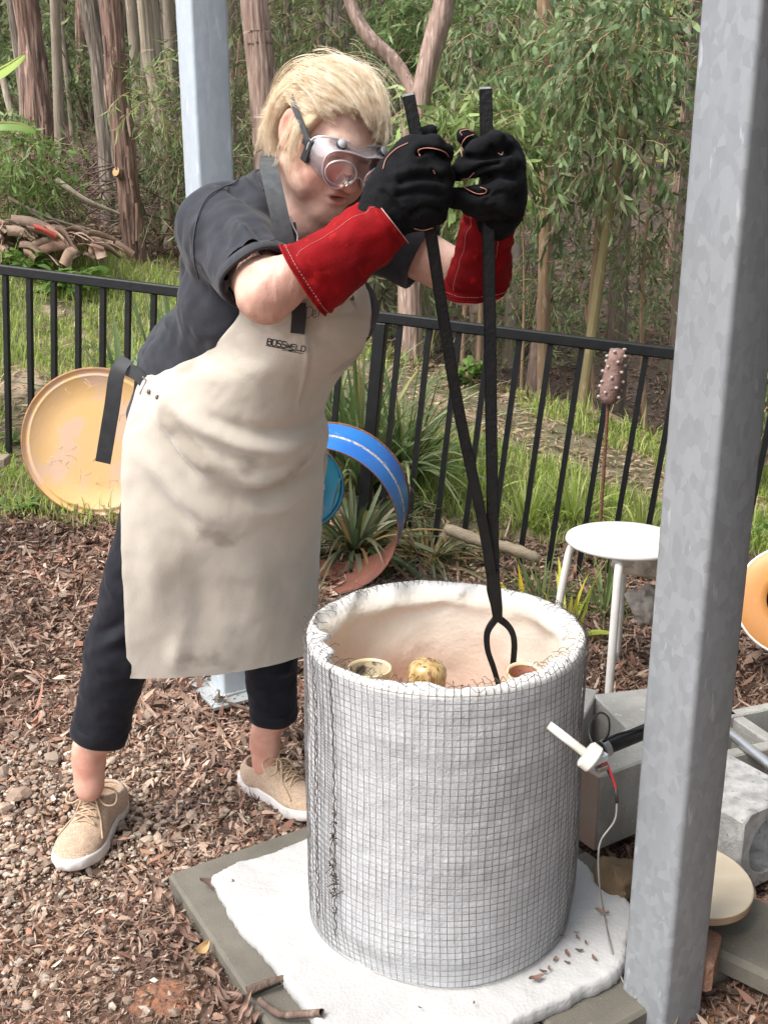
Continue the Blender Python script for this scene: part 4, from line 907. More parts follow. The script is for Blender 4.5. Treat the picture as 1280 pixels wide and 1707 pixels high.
def wireloop(pts, r=.0016): return MB().tube(cr(pts, 40), r, 8)
wireloop([P(x, y, Y=1.875) for x, y in ((238, 628), (243, 634), (238, 646), (234, 655), (240, 660), (246, 652))]).build('hook', m_buck, apr)
ribbon([P(470, 238, Y=1.93), P(452, 255, Y=1.86), P(447, 272, Y=1.76), P(453, 300, Y=1.70), P(463, 345, Y=1.675), P(474, 395, Y=1.67), P(486, 445, Y=1.68)], [(1, .2, .1)] * 7, .030).build('neck_strap', m_strapg, apr, smooth='auto')
ribbon([P(478, 372, Y=1.69), P(484, 410, Y=1.68), P(492, 450, Y=1.68)], (1, .2, 0), .030).build('neck_strap_end', m_strap, apr, smooth='auto')
wireloop([P(x, y, Y=1.675) for x, y in ((472, 372), (469, 364), (475, 358), (484, 362), (489, 378), (496, 392), (495, 408))]).build('buckle', m_buck, apr)
wireloop([P(x, y, Y=1.672) for x, y in ((471, 378), (476, 384), (475, 396), (470, 404), (473, 410))]).build('buckle', m_buck, apr)
p0, n_ = on_apron(497, 540, .004); ribbon([P(498, 505, Y=p0[1] - .004), P(498, 530, Y=p0[1] - .003), P(496, 556, Y=p0[1] - .003)], (1, .1, 0), .024).build('strap_end', m_strap, apr, smooth='auto')
ribbon([P(603, 310, Y=1.90), P(606, 345, Y=1.90)], (1, 0, 0), .016).build('neck_strap', m_strap, apr, smooth='auto')
# printed lettering and a name written in ink
m_ink = mat('black_ink', (.012, .012, .012), rough=.7)
GLY = {'B': [[(0, 0), (0, 1), (.85, 1), (.95, .78), (.8, .55), (0, .55)], [(.8, .55), (1, .3), (.88, 0), (0, 0)]], 'O': [[(.15, 0), (0, .2), (0, .8), (.15, 1), (.85, 1), (1, .8), (1, .2), (.85, 0), (.15, 0)]],
       'S': [[(1, 1), (.1, 1), (0, .78), (.12, .54), (.88, .5), (1, .25), (.9, 0), (0, 0)]], 'W': [[(0, 1), (.22, 0), (.5, .75), (.78, 0), (1, 1)]], 'E': [[(1, 1), (.15, 1), (0, .8), (0, .2), (.15, 0), (1, 0)], [(0, .52), (.9, .52)]],
       'L': [[(0, 1), (0, .15), (.12, 0), (1, 0)]], 'D': [[(0, 0), (0, 1), (.8, 1), (1, .75), (1, .25), (.8, 0), (0, 0)]]}
def stroke(mb, pts, w, n=None):
    """flat ink line on the leather, given on the leather face"""
    q = np.array(pts, float); n = n or max(4, int(np.abs(np.diff(q, axis=0)).sum() / 1.6)); s_ = np.concatenate([[0], np.cumsum(np.linalg.norm(np.diff(q, axis=0), axis=1))]); u = np.linspace(0, s_[-1], n)
    q = np.stack([np.interp(u, s_, q[:, k]) for k in (0, 1)], 1); t = nrm(np.gradient(q, axis=0)); m_ = np.stack([-t[:, 1], t[:, 0]], 1)
    mb.grid(np.array([[on_apron(*(a_ + b_ * w / 2), .0010)[0], on_apron(*(a_ - b_ * w / 2), .0010)[0]] for a_, b_ in zip(q, m_)]))
lm = MB(); x0, y0, sx, sy, sh_ = 445.5, 573.5, 6.9, 10.0, .19
for i, ch in enumerate('BOSSWELD'):
    k = .86 if i >= 4 else 1; g = sy * k
    for pl_ in GLY[ch]:
        bx_ = x0 + i * 8.0
        stroke(lm, [(bx_ + a_ * sx + b_ * 1.6, y0 + (bx_ - x0 + a_ * sx) * sh_ - b_ * g + .5) for a_, b_ in pl_], 1.9 if i < 4 else 1.5)
stroke(lm, [(443, 575.5), (494, 585)], 1.1); stroke(lm, [(470, 583), (506, 589)], .9); stroke(lm, [(481, 583.5), (487, 584.6)], 2.0)
lm.build('printed_logo', m_ink, apr)
hm = MB()
for s_ in ([(512, 513), (510, 530)], [(507, 515), (516, 511), (522, 516), (519, 526), (510, 531), (506, 529)], [(521, 526), (526, 522), (527, 518), (523, 518), (521, 524), (523, 529), (529, 527)], [(533, 512), (531, 527)]): stroke(hm, cr(np.array([[*q, 0] for q in s_]), 14)[:, :2], 1.0)
hm.build('handwritten_name', m_ink, apr)

# ---- long steel tongs
m_tong = mat('black_oxide_steel', (.008, .0085, .009), (.013, .0125, .012), 30, .5, .2, 120, metal=.3, spec=.4, c3=(.05, .045, .04), sscale=60, sthr=.72)
m_cut = mat('cut_steel', (.6, .62, .6), (.45, .48, .46), 80, .4, metal=.6)
PL = [P(681, 160, Y=1.655), P(707, 300, Y=1.66), P(719, 395, Y=1.665), P(760, 660, Y=1.69), P(806, 880, Y=1.71), P(819, 960, Y=1.718)]
PRt = [P(809, 149, Y=1.70), P(812, 300, Y=1.703), P(814, 400, Y=1.705), P(818, 680, Y=1.712), P(821, 880, Y=1.718), P(823, 960, Y=1.722)]
tg = thing('tongs', 'long black steel tongs held in both gloves and reaching down into the kiln', 'tongs', P(825, 990, Y=1.72))
def bar(pts, w, t, up=(0, 1, 0), n=40):
    p = cr(pts, n); tt_ = nrm(np.gradient(p, axis=0)); x = nrm(np.cross(tt_, np.asarray(up, float))); y = np.cross(x, tt_); w = np.broadcast_to(np.interp(np.linspace(0, 1, n), np.linspace(0, 1, len(np.atleast_1d(w))), np.atleast_1d(w)), (n,)); t = np.broadcast_to(np.interp(np.linspace(0, 1, n), np.linspace(0, 1, len(np.atleast_1d(t))), np.atleast_1d(t)), (n,))
    c = .0012; r = []
    for a, b in ((-1, -1), (1, -1), (1, 1), (-1, 1)):
        for e, f in ((1, 0), (0, 1)) if a * b > 0 else ((0, 1), (1, 0)):
            r.append(p + x * (a * (w / 2 - c * e))[:, None] + y * (b * (t / 2 - c * f))[:, None])
    V = np.stack(r, 1); m = MB(); m.grid(V, wrap_u=True)
    for e in (0, -1): m.add(np.concatenate([V[e], p[e:][:1] if e else p[:1]]), None, [(8, k, (k + 1) % 8) if e else (8, (k + 1) % 8, k) for k in range(8)])
    return m
aL = bar(PL, .0195, .011).build('tong_arm', m_tong, tg, smooth='auto'); aR = bar(PRt, .0205, .011).build('tong_arm', m_tong, tg, smooth='auto')
for p_, o_ in ((PL, aL), (PRt, aR)):
    d = nrm(p_[0] - p_[1]); bar([p_[0] + d * .0005, p_[0] + d * .0035], .0185, .010, n=3).build('bright_cut_end', m_cut, o_, smooth='auto')
bar([P(821, 950, Y=1.722), P(823, 985, Y=1.724), P(827, 1010, Y=1.727), P(829, 1034, Y=1.73)], (.022, .0255, .021, .016), (.02, .022, .020, .016)).build('pivot', m_tong, tg, smooth='auto')
for pts in ([(827, 1030), (815, 1047), (811, 1062), (813, 1085), (822, 1112), (831, 1142)], [(830, 1030), (845, 1042), (854, 1056), (857, 1075), (855, 1105), (852, 1134)]):
    bar([P(x, y, Y=1.732) for x, y in pts], (.013, .0115, .011, .0105, .010), .009).build('claw', m_tong, tg, smooth='auto')

# ---- welding gloves
m_glove = mat('black_suede', (.005, .0055, .0065), (.009, .0095, .011), 30, .95, .5, 330, sheen=.0, bump2=.5, b2scale=45, dist=.0012, spec=.2)
m_cuff = mat('red_suede', (.27, .003, .006), (.17, .002, .004), 14, .85, .5, 260, sheen=.0, dist=.0012, c3=(.34, .008, .008), sscale=45, sthr=.60, bump2=.4, b2scale=40, spec=.2)
m_pipe = mat('pink_piping', (.60, .25, .19), rough=.7); m_thread = mat('white_thread', (.62, .36, .32), rough=.7)
def glove(name, Y0, palm, fingers, thumb, wrist, cuff, piping, stitches, lo, hi, extra=(), creases=()):
    g = bpy.data.objects.new(name, None); COL.objects.link(g); g.parent = woman; g.location = [float(v) for v in wrist[1] - origin_of(woman)]
    q = lambda t: P(t[0], t[1], Y=Y0 + t[2])
    G = SDF(*SDF.box(lo, hi, .0020))
    G.cap(wrist[0], wrist[1], wrist[2], wrist[3], .02)
    for a, b, r0_, r1_ in palm: G.cap(q(a), q(b), r0_, r1_, .022)
    for f in fingers + [thumb]:
        r = f[-1]
        for k in range(len(f) - 2): G.cap(q(f[k]), q(f[k + 1]), r * (1.06 - .05 * k), r * (1.0 - .05 * k), .010)
    for a, b, r in extra: G.cap(q(a), q(b), r, r, .008, 'sub')
    V, Q = G.mesh(1); N_ = normals(V, Q); V = V + N_ * (.0018 * fbm(V * [38, 38, 55], 2, 7) + .0010 * np.abs(fbm(V * 110, 2, 9)))[:, None]
    N_ = normals(V, Q); pv = proj(V); front = N_ @ nrm(np.array([0, 0, CAMZ]) - V.mean(0)) > .05
    for pts, w_, h_ in creases:                        # creases and finger slits in the leather
        cc = cr(np.array([[*t, 0] for t in pts], float), 60)[:, :2]; dd = np.full(len(V), 1e9)
        for c_ in cc: dd = np.minimum(dd, ((pv - c_) ** 2).sum(1))
        V = V + N_ * (h_ * np.exp(-dd / w_ ** 2) * front)[:, None]
    MB().add(V, Q).build('glove_hand', m_glove, g)
    # cuff: rings (centre, half-axis a, half-axis b)
    c = cr([k[0] for k in cuff], 30); A_ = cr([k[1] for k in cuff], 30); B_ = cr([k[2] for k in cuff], 30); th_ = np.arange(64) / 64 * 2 * math.pi
    V = c[:, None] + np.cos(th_)[None, :, None] * A_[:, None] + np.sin(th_)[None, :, None] * B_[:, None]
    sg_ = np.linspace(0, 1, 30)[:, None] + 0 * th_[None]; wr = fbm(np.stack([np.cos(th_)[None] * 1.2 + 0 * sg_, np.sin(th_)[None] * 1.2 + 2.2 * sg_, sg_ * 9], -1), 3, 15)
    nn = nrm(V - c[:, None]); V = V + nn * (.0045 * wr + .004 * fbm(V * 22, 3, 13) + .003 * np.sin(th_ * 3 + np.linspace(0, 3, 30)[:, None]))[..., None]
    inn = V - nn * .004; mb = MB(); mb.grid(np.concatenate([V, V[-1:] - nn[-1:] * .002 + (c[-1] - c[-2]) * .1, inn[::-1]]), wrap_u=True); cu = mb.build('red_cuff', m_cuff, g)
    e = V[-1] + nn[-1] * .0015; MB().tube(np.concatenate([e, e[:1]]), .0022, 6, False).build('cuff_edge', m_cuff, g)
    e = V[0] + nn[0] * .0005 ; MB().tube(np.concatenate([e, e[:1]]), .0008, 6, False).build('cuff_piping', m_thread, g)
    st_ = MB(); e = V[-3] + nn[-3] * .0006
    for k in range(0, 64): a_, b_ = e[k], e[(k + 1) % 64]; st_.tube([a_, a_ * .3 + b_ * .7], .0004, 4)
    for col_ in stitches:
        e = V[2:26, col_] + nn[2:26, col_] * .0006; e = cr(e, 60)
        for k in range(0, 59): st_.tube([e[k], e[k] * .35 + e[k + 1] * .65], .0004, 4)
    st_.build('cuff_stitching', m_thread, g)
    pm = MB()
    from mathutils.bvhtree import BVHTree
    tree = BVHTree.FromPolygons([tuple(v) for v in G_last(G)], G_lastQ(G)) if False else None
    for pts in piping:
        # follow the leather: slide every point along the view line to the glove face
        cc = cr(np.array([[*t, 0] for t in pts], float), 26); pp = []
        MVp = piping_mesh[name]; 
        for x_, y_, _ in cc:
            d2 = (MVp[0][:, 0] - x_) ** 2 + (MVp[0][:, 1] - y_) ** 2; i = np.where(d2 < 9)[0]
            if len(i): pp.append(P(x_, y_, Y=MVp[1][i][:, 1].min() - .0002))
        if len(pp) > 3: pm.tube(pp, .0007, 6)
    if pm.n: pm.build('piping', m_pipe, g)
    return g
piping_mesh = {}
_orig = MB.build
def _spy(s, name, mt, parent=None, *a, **k):
    if name == 'glove_hand': V = np.concatenate(s.V); piping_mesh[parent.name.split('.')[0]] = (proj(V), V); piping_mesh[parent.name] = piping_mesh[parent.name.split('.')[0]]
    return _orig(s, name, mt, parent, *a, **k)
MB.build = _spy
# near (right) hand: back of the hand to the camera, fingers closing round the left arm of the tongs
axR = nrm(WRR - ELR); e_open = P(512, 470, Y=1.60)
sx_ = nrm(P(540, 520, Y=1.585) - P(482, 428, Y=1.585)); sw = nrm(P(672, 402, Y=1.60) - P(620, 336, Y=1.60)); vd = np.array([0, 1, 0])
glove('glove', 1.655, [((655, 330, -.02), (690, 270, -.02), .044, .040), ((660, 335, -.01), (700, 330, -.02), .044, .040), ((672, 300, -.03), (705, 350, -.02), .036, .028)],
      [[(690, 242, -.030), (722, 240, -.040), (741, 258, -.020), (738, 268, .012), .0135], [(702, 272, -.036), (733, 283, -.036), (741, 298, -.008), (722, 303, .026), .0150], [(708, 305, -.036), (735, 314, -.030), (738, 328, .004), (716, 332, .030), .0150], [(705, 340, -.030), (727, 345, -.020), (728, 357, .008), (708, 362, .028), .0155]],
      [(668, 262, .0), (690, 240, .026), (708, 226, .026), (717, 220, .020), .0125],
      (P(606, 388, Y=1.622), P(655, 345, Y=1.63), .036, .043),
      [(P(650, 366, Y=1.626), sw * .0435, vd * .044), (P(628, 382, Y=1.624), sw * .047, vd * .048), (P(580, 418, Y=1.622), sw * .3 * .05 + sx_ * .041, vd * .056), (P(533, 452, Y=1.618), sx_ * .058, vd * .062), (P(508, 469, Y=1.616), sx_ * .060, vd * .066)],
      [[(700, 260), (697, 251), (708, 247), (725, 248), (742, 254), (748, 262)], [(722, 284), (725, 290)], [(638, 282), (644, 264), (660, 248), (680, 238)], [(690, 381), (705, 384), (722, 380)]], [22, 41], (-.10, 1.54, 1.26), (.16, 1.76, 1.56),
      creases=[([(697, 256), (712, 251), (730, 254), (746, 263)], 3.6, -.013), ([(690, 246), (712, 240), (740, 250)], 8, .004), ([(668, 304), (700, 296), (738, 298)], 5, -.006), ([(662, 288), (700, 282), (735, 286)], 8, .004), ([(664, 326), (700, 320), (744, 326)], 5, -.005), ([(670, 313), (705, 308), (742, 312)], 7, .003), ([(686, 356), (712, 346), (738, 352)], 5, -.007), ([(640, 322), (660, 345), (684, 372)], 6, -.004), ([(652, 318), (672, 345), (690, 366)], 8, .004), ([(660, 268), (672, 300), (668, 330)], 9, -.003), ([(720, 286), (726, 291)], 4, -.006)])
# far (left) hand: curled fingers to the camera round the right arm of the tongs
sa = nrm(P(862, 372, Y=1.74) - P(770, 352, Y=1.74)); so = nrm(P(838, 470, Y=1.80) - P(743, 468, Y=1.80))
glove('glove', 1.70, [((838, 265, .02), (838, 330, .025), .034, .036), ((830, 335, .02), (824, 362, .03), .036, .032), ((845, 290, .01), (842, 330, .015), .026, .026)],
      [[(842, 240, .0), (825, 236, -.030), (796, 250, -.036), (776, 268, -.020), .0150], [(852, 270, -.008), (835, 274, -.036), (795, 276, -.038), (766, 286, -.022), .0160], [(856, 305, -.008), (838, 316, -.036), (796, 330, -.036), (760, 330, -.018), .0180], [(850, 340, -.004), (836, 348, -.030), (806, 350, -.030), (785, 346, -.012), .0160]],
      [(826, 300, .03), (800, 262, .030), (782, 236, .020), (772, 226, .010), .0135],
      (P(815, 385, Y=1.765), P(828, 350, Y=1.735), .036, .040),
      [(P(816, 360, Y=1.745), sa * .044, vd * .036), (P(812, 385, Y=1.755), sa * .048, vd * .042), (P(804, 425, Y=1.78), so * .052, vd * .048), (P(795, 462, Y=1.80), so * .056, vd * .050 + np.array([0, 0, .014])), (P(788, 480, Y=1.812), so * .056, vd * .050 + np.array([0, 0, .020]))],
      [[(770, 226), (767, 219), (780, 216), (795, 220)], [(770, 262), (768, 245), (776, 230), (790, 224)], [(757, 298), (778, 298), (790, 288)], [(757, 302), (778, 315), (795, 323), (808, 322), (810, 316), (800, 312)], [(830, 255), (836, 258), (838, 253)]], [40, 52], (.05, 1.58, 1.30), (.32, 1.84, 1.56),
      creases=[([(754, 300), (776, 314), (796, 323), (812, 320)], 4.2, -.016), ([(752, 298), (775, 296), (800, 282), (830, 270)], 5, -.010), ([(776, 262), (800, 262), (832, 256)], 5, -.009), ([(820, 246), (838, 256), (852, 252)], 4.5, -.007), ([(800, 300), (830, 292), (858, 296)], 6, -.005), ([(810, 334), (835, 322), (858, 326)], 6, -.004), ([(770, 330), (800, 338), (835, 336)], 9, .004), ([(800, 362), (825, 358), (850, 366)], 6, -.006)])
MB.build = _orig

# ---- hair: a soft cap with combed strands over it
m_hair = mat('blonde_hair', (.72, .55, .36), (.95, .86, .68), 60, .42, spec=.45, stretch=(1, 1, 1)); m_hcap = mat('blonde_undercoat', (.56, .42, .26), (.68, .53, .35), 40, .8, .6, 120, dist=.003)
C = SDF(*SDF.box(HC - .19, HC + .19, .004))
EC, ER = np.array([0, -.007, .029]), np.array([.077, .087, .0805])
C.ell(H(*EC), ER * .965, HR, .01).ell(H(0, -.088, -.015), (.062, .040, .058), HR, .03)
for sg in (-1, 1): C.ell(H(sg * .07, .035, .03), (.014, .03, .026), HR, .02)
C.ell(H(0, .105, -.004), (.12, .082, .105), HR, .012, 'sub')
for sg in (-1, 1): C.ell(H(sg * .098, -.008, -.012), (.034, .028, .040), HR, .01, 'sub')
C.ell(H(0, -.01, -.13), (.09, .07, .09), HR, .02, 'sub')
CV, CQ = C.mesh(2); hair = MB().add(CV, CQ).build('hair', m_hcap, woman)
hr = np.random.default_rng(21)
def along(A, u):
    A = np.asarray(A, float); v = np.clip(u, 0, 1) * (len(A) - 1 - 1e-6); k = v.astype(int); return A[k] + (A[k + 1] - A[k]) * (v - k)[:, None]
def locks(n, A, B, jr, je, lift, per=16, npt=14, spread=.0045, tight=.0016, flick=.004, wave=.0008, base=1.0):
    """locks of hair combed over the scalp from the line A to the line B (head space); u runs along both lines together"""
    A, B = [np.asarray(q, float) * [.97, .93, .94] + [0, 0, -.001] if k == 0 else np.asarray(q, float) * [.985, .985, .985] for k, q in enumerate((A, B))]
    m = n // per; u = hr.uniform(0, 1, m); ga = along(A, u) + hr.normal(size=(m, 3)) * jr; gb = along(B, u + hr.normal(size=m) * .06) + hr.normal(size=(m, 3)) * je; ix = np.repeat(np.arange(m), per); n = len(ix)
    a = ga[ix] + hr.normal(size=(n, 3)) * spread; b = gb[ix] + hr.normal(size=(n, 3)) * tight; ua, ub = nrm((a - EC) / ER), nrm((b - EC) / ER); t = np.linspace(0, 1, npt)[None, :, None]
    om = np.arccos(np.clip((ua * ub).sum(1), -.999, .999))[:, None, None]; w = (np.sin((1 - t) * om) * ua[:, None] + np.sin(t * om) * ub[:, None]) / np.sin(om)
    ra = np.linalg.norm((a - EC) / ER, axis=1)[:, None, None]; rb = np.linalg.norm((b - EC) / ER, axis=1)[:, None, None]; lg = (hr.uniform(-.015, 1, (m, 1, 1)) * lift)[ix]
    k = (ra * (1 - t) + rb * t) * base + lg * np.sin(math.pi * t ** .8) + hr.normal(size=(n, 1, 1)) * .010
    fl = (hr.normal(size=(m, 1, 3)) * flick)[ix]; ph = hr.uniform(0, 6, (m, 1, 1))[ix]; wd = nrm(hr.normal(size=(m, 1, 3)))[ix]
    p = EC + w * ER * k + fl * t ** 3 + wd * wave * np.sin(t * 10 + ph) * t + hr.normal(size=(n, 1, 3)) * .0012 * t
    return HC + HS * p @ HR.T
groups = []
side = [(.076, -.040, .046), (.072, -.055, .066), (.056, -.066, .086), (.030, -.072, .098), (-.005, -.074, .102), (-.035, -.066, .094)]
sweep = [(.054, .052, .070), (.040, .058, .082), (.022, .066, .089), (.0, .073, .090), (-.022, .082, .082), (-.042, .082, .066), (-.056, .072, .048)]
groups.append((locks(5200, side, sweep, .005, .0055, .035, per=26, spread=.006, tight=.003, flick=.004, base=.985), .00026)); groups.append((locks(1500, side, sweep, .008, .011, .075, per=10, flick=.008, base=.99), .00022))
temple = [(.076, .024, .048), (.072, .036, .056), (.062, .046, .068)]; over_ear = [(.078, -.058, .030), (.080, -.040, .040), (.079, -.030, .048)]
groups.append((locks(700, temple, over_ear, .004, .005, .04), .00026))
mid = [(-.02, -.07, .098), (-.025, -.03, .115), (-.025, .02, .112), (-.02, .055, .098)]; left = [(-.080, -.05, .01), (-.085, .0, .02), (-.078, .045, .03), (-.056, .075, .046)]
groups.append((locks(1500, mid, left, .008, .006, .05), .0003))
occ = [(.072, -.045, .055), (.045, -.068, .084), (.0, -.078, .096), (-.04, -.068, .082)]; nape = [(.070, -.052, -.062), (.058, -.074, -.072), (.018, -.096, -.074), (-.04, -.088, -.06)]
groups.append((locks(2800, occ, nape, .008, .009, .07, flick=.008), .00028))
tail = [(.072, -.058, .02), (.062, -.075, .0)]; tend = [(.078, -.082, -.055), (.070, -.098, -.030), (.062, -.112, -.010)]
groups.append((locks(520, tail, tend, .006, .009, .03, per=10, flick=.010), .00025))
tmp = [(.077, .022, .040), (.079, .004, .030)]; cheek = [(.070, .050, -.090), (.074, .030, -.050), (.077, .012, -.080)]
groups.append((locks(190, tmp, cheek, .004, .010, .02, per=7, flick=.008, wave=.002), .00022))
top = [(.05, -.06, .085), (-.02, -.07, .098), (-.02, .0, .116)]; fly = [(.03, .06, .092), (-.03, .085, .085), (-.06, .05, .09)]
groups.append((locks(240, top, fly, .012, .018, .16, per=2, flick=.014), .00015))
hc = bpy.data.hair_curves.new('hair_strands'); pts_all = np.concatenate([g.reshape(-1, 3) for g, _ in groups]); ns = sum(len(g) for g, _ in groups)
hc.add_curves([14] * ns); off = origin_of(woman); hc.points.foreach_set('position', (pts_all - off).astype(np.float32).ravel())
ra = hc.attributes.get('radius') or hc.attributes.new('radius', 'FLOAT', 'POINT')
tp = np.linspace(1, .35, 14); ra.data.foreach_set('value', np.concatenate([np.tile(tp * r, len(g)) for g, r in groups]).astype(np.float32))
hc.materials.append(m_hair); ho = bpy.data.objects.new('hair_strands', hc); COL.objects.link(ho); ho.parent = hair

# ---- safety goggles
def clearmat(name, tint, gl=.12, rough=.08, haze_=.1):
    m = bpy.data.materials.new(name); m.use_nodes = True; N, L = m.node_tree.nodes, m.node_tree.links; N.remove(N['Principled BSDF'])
    tr = N.new('ShaderNodeBsdfTransparent'); tr.inputs[0].default_value = (*tint, 1); g = N.new('ShaderNodeBsdfGlossy'); g.inputs['Roughness'].default_value = rough; g.inputs[0].default_value = (.9, .88, .9, 1)
    d = N.new('ShaderNodeBsdfDiffuse'); d.inputs[0].default_value = (.93, .87, .90, 1)
    fr = N.new('ShaderNodeFresnel'); fr.inputs[0].default_value = 1.5; ad = N.new('ShaderNodeMath'); ad.operation = 'MULTIPLY_ADD'; ad.inputs[1].default_value = 1.0; ad.inputs[2].default_value = gl * .3; L.new(fr.outputs[0], ad.inputs[0])
    m1 = N.new('ShaderNodeMixShader'); m1.inputs[0].default_value = haze_; L.new(tr.outputs[0], m1.inputs[1]); L.new(d.outputs[0], m1.inputs[2])
    m2 = N.new('ShaderNodeMixShader'); L.new(ad.outputs[0], m2.inputs[0]); L.new(m1.outputs[0], m2.inputs[1]); L.new(g.outputs[0], m2.inputs[2]); L.new(m2.outputs[0], N['Material Output'].inputs[0]); return m
m_pvc = clearmat('clear_pvc', (.985, .96, .975), .5, .10, .20); m_lens = clearmat('clear_lens', (.985, .98, .98), .1, .05, .02); m_shell = clearmat('milky_front_shell', (.985, .97, .98), .1, .1, .06); m_pvcr = clearmat('thick_pvc_rim', (.88, .8, .84), .5, .12, .5)
gg = bpy.data.objects.new('goggles', None); COL.objects.link(gg); gg.parent = woman; gg.location = [float(v) for v in H(0, .1, 0) - origin_of(woman)]
# outline in (x, z), upper edge nearly straight, lower edge dipping round each lens and rising over the nose
go = np.array([(.0, .030), (.030, .033), (.056, .030), (.073, .018), (.076, -.004), (.066, -.028), (.046, -.043), (.026, -.038), (.012, -.018), (.0, -.010), (-.012, -.018), (-.026, -.038), (-.046, -.043), (-.066, -.028), (-.076, -.004), (-.073, .018), (-.056, .030), (-.030, .033), (.0, .030)]); go = cr(go * [.93, .96], 145)[:-1]
gc = np.array([0, .0])
def face_y(x, z): return .098 - 5.5 * x * x - 1.2 * np.maximum(-z, 0) ** 2 * 6
def front_y(x, z): return .124 - 4.4 * x * x + .004 * np.cos(z * 40)
def gr(k, y, grow=1.0): q = gc + (go - gc) * k; return np.stack([H(a, b, c_) for a, b, c_ in zip(q[:, 0], y(q[:, 0], q[:, 1]), q[:, 1])])
rows = [gr(1.10, lambda x, z: face_y(x, z) - .004), gr(1.06, lambda x, z: face_y(x, z) + .004), gr(1.02, lambda x, z: .5 * face_y(x, z) + .5 * front_y(x, z)), gr(1.0, lambda x, z: front_y(x, z) - .004), gr(.95, front_y)]
MB().grid(np.array(rows), wrap_u=True).build('soft_frame', m_pvc, gg)
fm = MB(); rows = [gr(k, front_y) for k in (.95, .8, .6, .4, .2, .02)]; fm.grid(np.array(rows), wrap_u=True); fm.build('front_shell', m_shell, gg)
e = gr(1.10, lambda x, z: face_y(x, z) - .004); MB().tube(np.concatenate([e, e[:1]]), .0022, 8, False).build('face_seal', m_pvcr, gg)
e = gr(.97, front_y); MB().tube(np.concatenate([e, e[:1]]), .0016, 8, False).build('frame_bead', m_pvcr, gg)
for sg in (-1, 1):
    a = np.linspace(0, 2 * math.pi, 61); X_, Z_ = sg * .037 + .027 * np.cos(a), -.008 + .0235 * np.sin(a); rim = np.array([H(p_, front_y(p_, q_) + .004, q_) for p_, q_ in zip(X_, Z_)])
    ln = MB(); rr = []
    for k in (1, .8, .5, .25, .02): rr.append([H(sg * .037 + (p_ - sg * .037) * k, front_y(sg * .037 + (p_ - sg * .037) * k, -.008) + .004 + .003 * (1 - k * k), -.008 + (q_ + .008) * k) for p_, q_ in zip(X_[:-1], Z_[:-1])])
    lo_ = ln.grid(np.array(rr), wrap_u=True).build('lens', m_lens, gg); MB().tube(rim, .0018, 8, False).build('lens_rim', m_pvcr, gg)
    vc = np.array([sg * .044, .103, .0335]); vn = nrm(HR @ np.array([sg * .25, .55, .8]))
    vt = MB().lathe([(.0085, -.004), (.0085, .004), (.0078, .0052)], H(*vc), 24, axis=vn).build('vent', m_black, gg, smooth='auto'); MB().lathe([(.0078, .0053), (.0070, .0075), (.0, .0078)], H(*vc), 24, axis=vn).build('vent_cap', mat('vent_grey', (.42, .42, .43), rough=.35), gg)
    cl = MB().box(H(sg * .0745, .060, -.006), (.010, .016, .040), R=HR @ np.array(Matrix.Rotation(sg * .3, 3, 'Z')), bev=.003); cl.box(H(sg * .076, .050, .004), (.010, .016, .014), R=HR, bev=.003); cl.build('strap_clip', m_black, gg, smooth=False)
    sp_ = [H(sg * .077, .058, .004), H(sg * .084, .042, .020), H(sg * .0915, .012, .036), H(sg * .089, -.02, .045), H(sg * .074, -.058, .044), H(sg * .035, -.106, .040), H(0, -.116, .040)]
    ribbon(sp_, HR @ np.array([0, .35, 1]), .011, .0016, 40).build('elastic_strap', m_strapg, gg, smooth='auto')
# ------------------------------------------------------------------ vegetation
R_ = np.random.default_rng(77)
def leaves(mb, p, D, L, W, C, up=None, bend=.25):
    """p base points, D directions, per-leaf length, width and colour; each leaf a folded six-point blade"""
    n = len(p); D = nrm(D); u = R_.normal(size=(n, 3)) if up is None else up; s = nrm(np.cross(D, u)); nn = np.cross(s, D)
    L, W = np.broadcast_to(L, n)[:, None], np.broadcast_to(W, n)[:, None]; bd = bend * L
    a = p + D * L * .34; b = p + D * L * .70 - nn * bd * .45; t = p + D * L - nn * bd * 1.1; f = nn * W * .22
    V = np.stack([p, a + s * W * .5 + f, a - s * W * .5 + f, b + s * W * .36 + f, b - s * W * .36 + f, t], 1).reshape(-1, 3)
    k = np.arange(n)[:, None] * 6
    T_ = np.concatenate([k + [0, 2, 1], k + [3, 4, 5]]); mb.add(V, k + np.array([1, 2, 4, 3]), T_, np.repeat(C, 6, 0))
def palette(n, cols, jit=.18):
    c = np.array(cols, float); i = R_.integers(0, len(c), n); j = R_.integers(0, len(c), n); t = R_.uniform(0, 1, (n, 1)); q = c[i] * (1 - t) + c[j] * t
    return np.clip(q * (1 + R_.normal(size=(n, 1)) * jit), .004, .9)
def sprays(mb, O, D, k, ln, L, W, hang, cols, twig=None, jit=.16):
    n = len(O); D = nrm(D); s = np.tile(np.linspace(.1, 1, k), n)[:, None]; o = np.repeat(O, k, 0); d = np.repeat(D, k, 0); ll = np.repeat(R_.uniform(.6, 1.2, n) * ln, k)[:, None]
    p = o + d * s * ll + np.array([0, 0, -1]) * s ** 2 * ll * .35
    dr = nrm(d * .5 + R_.normal(size=(n * k, 3)) * .55 + np.array([0, 0, -1]) * hang)
    base = palette(n, cols, jit); C = np.repeat(base, k, 0) * (1 + R_.normal(size=(n * k, 1)) * .12)
    leaves(mb, p, dr, R_.uniform(.65, 1.2, n * k) * L, R_.uniform(.7, 1.2, n * k) * W, np.clip(C, .004, .9))
    if twig is not None:
        for i in range(n):
            t = np.linspace(0, 1, 4)[:, None]; l_ = ll[i * k, 0]; twig.tube(O[i] + D[i] * t * l_ + np.array([0, 0, -1]) * t ** 2 * l_ * .35, [.004, .003, .0025, .0015], 3, False)
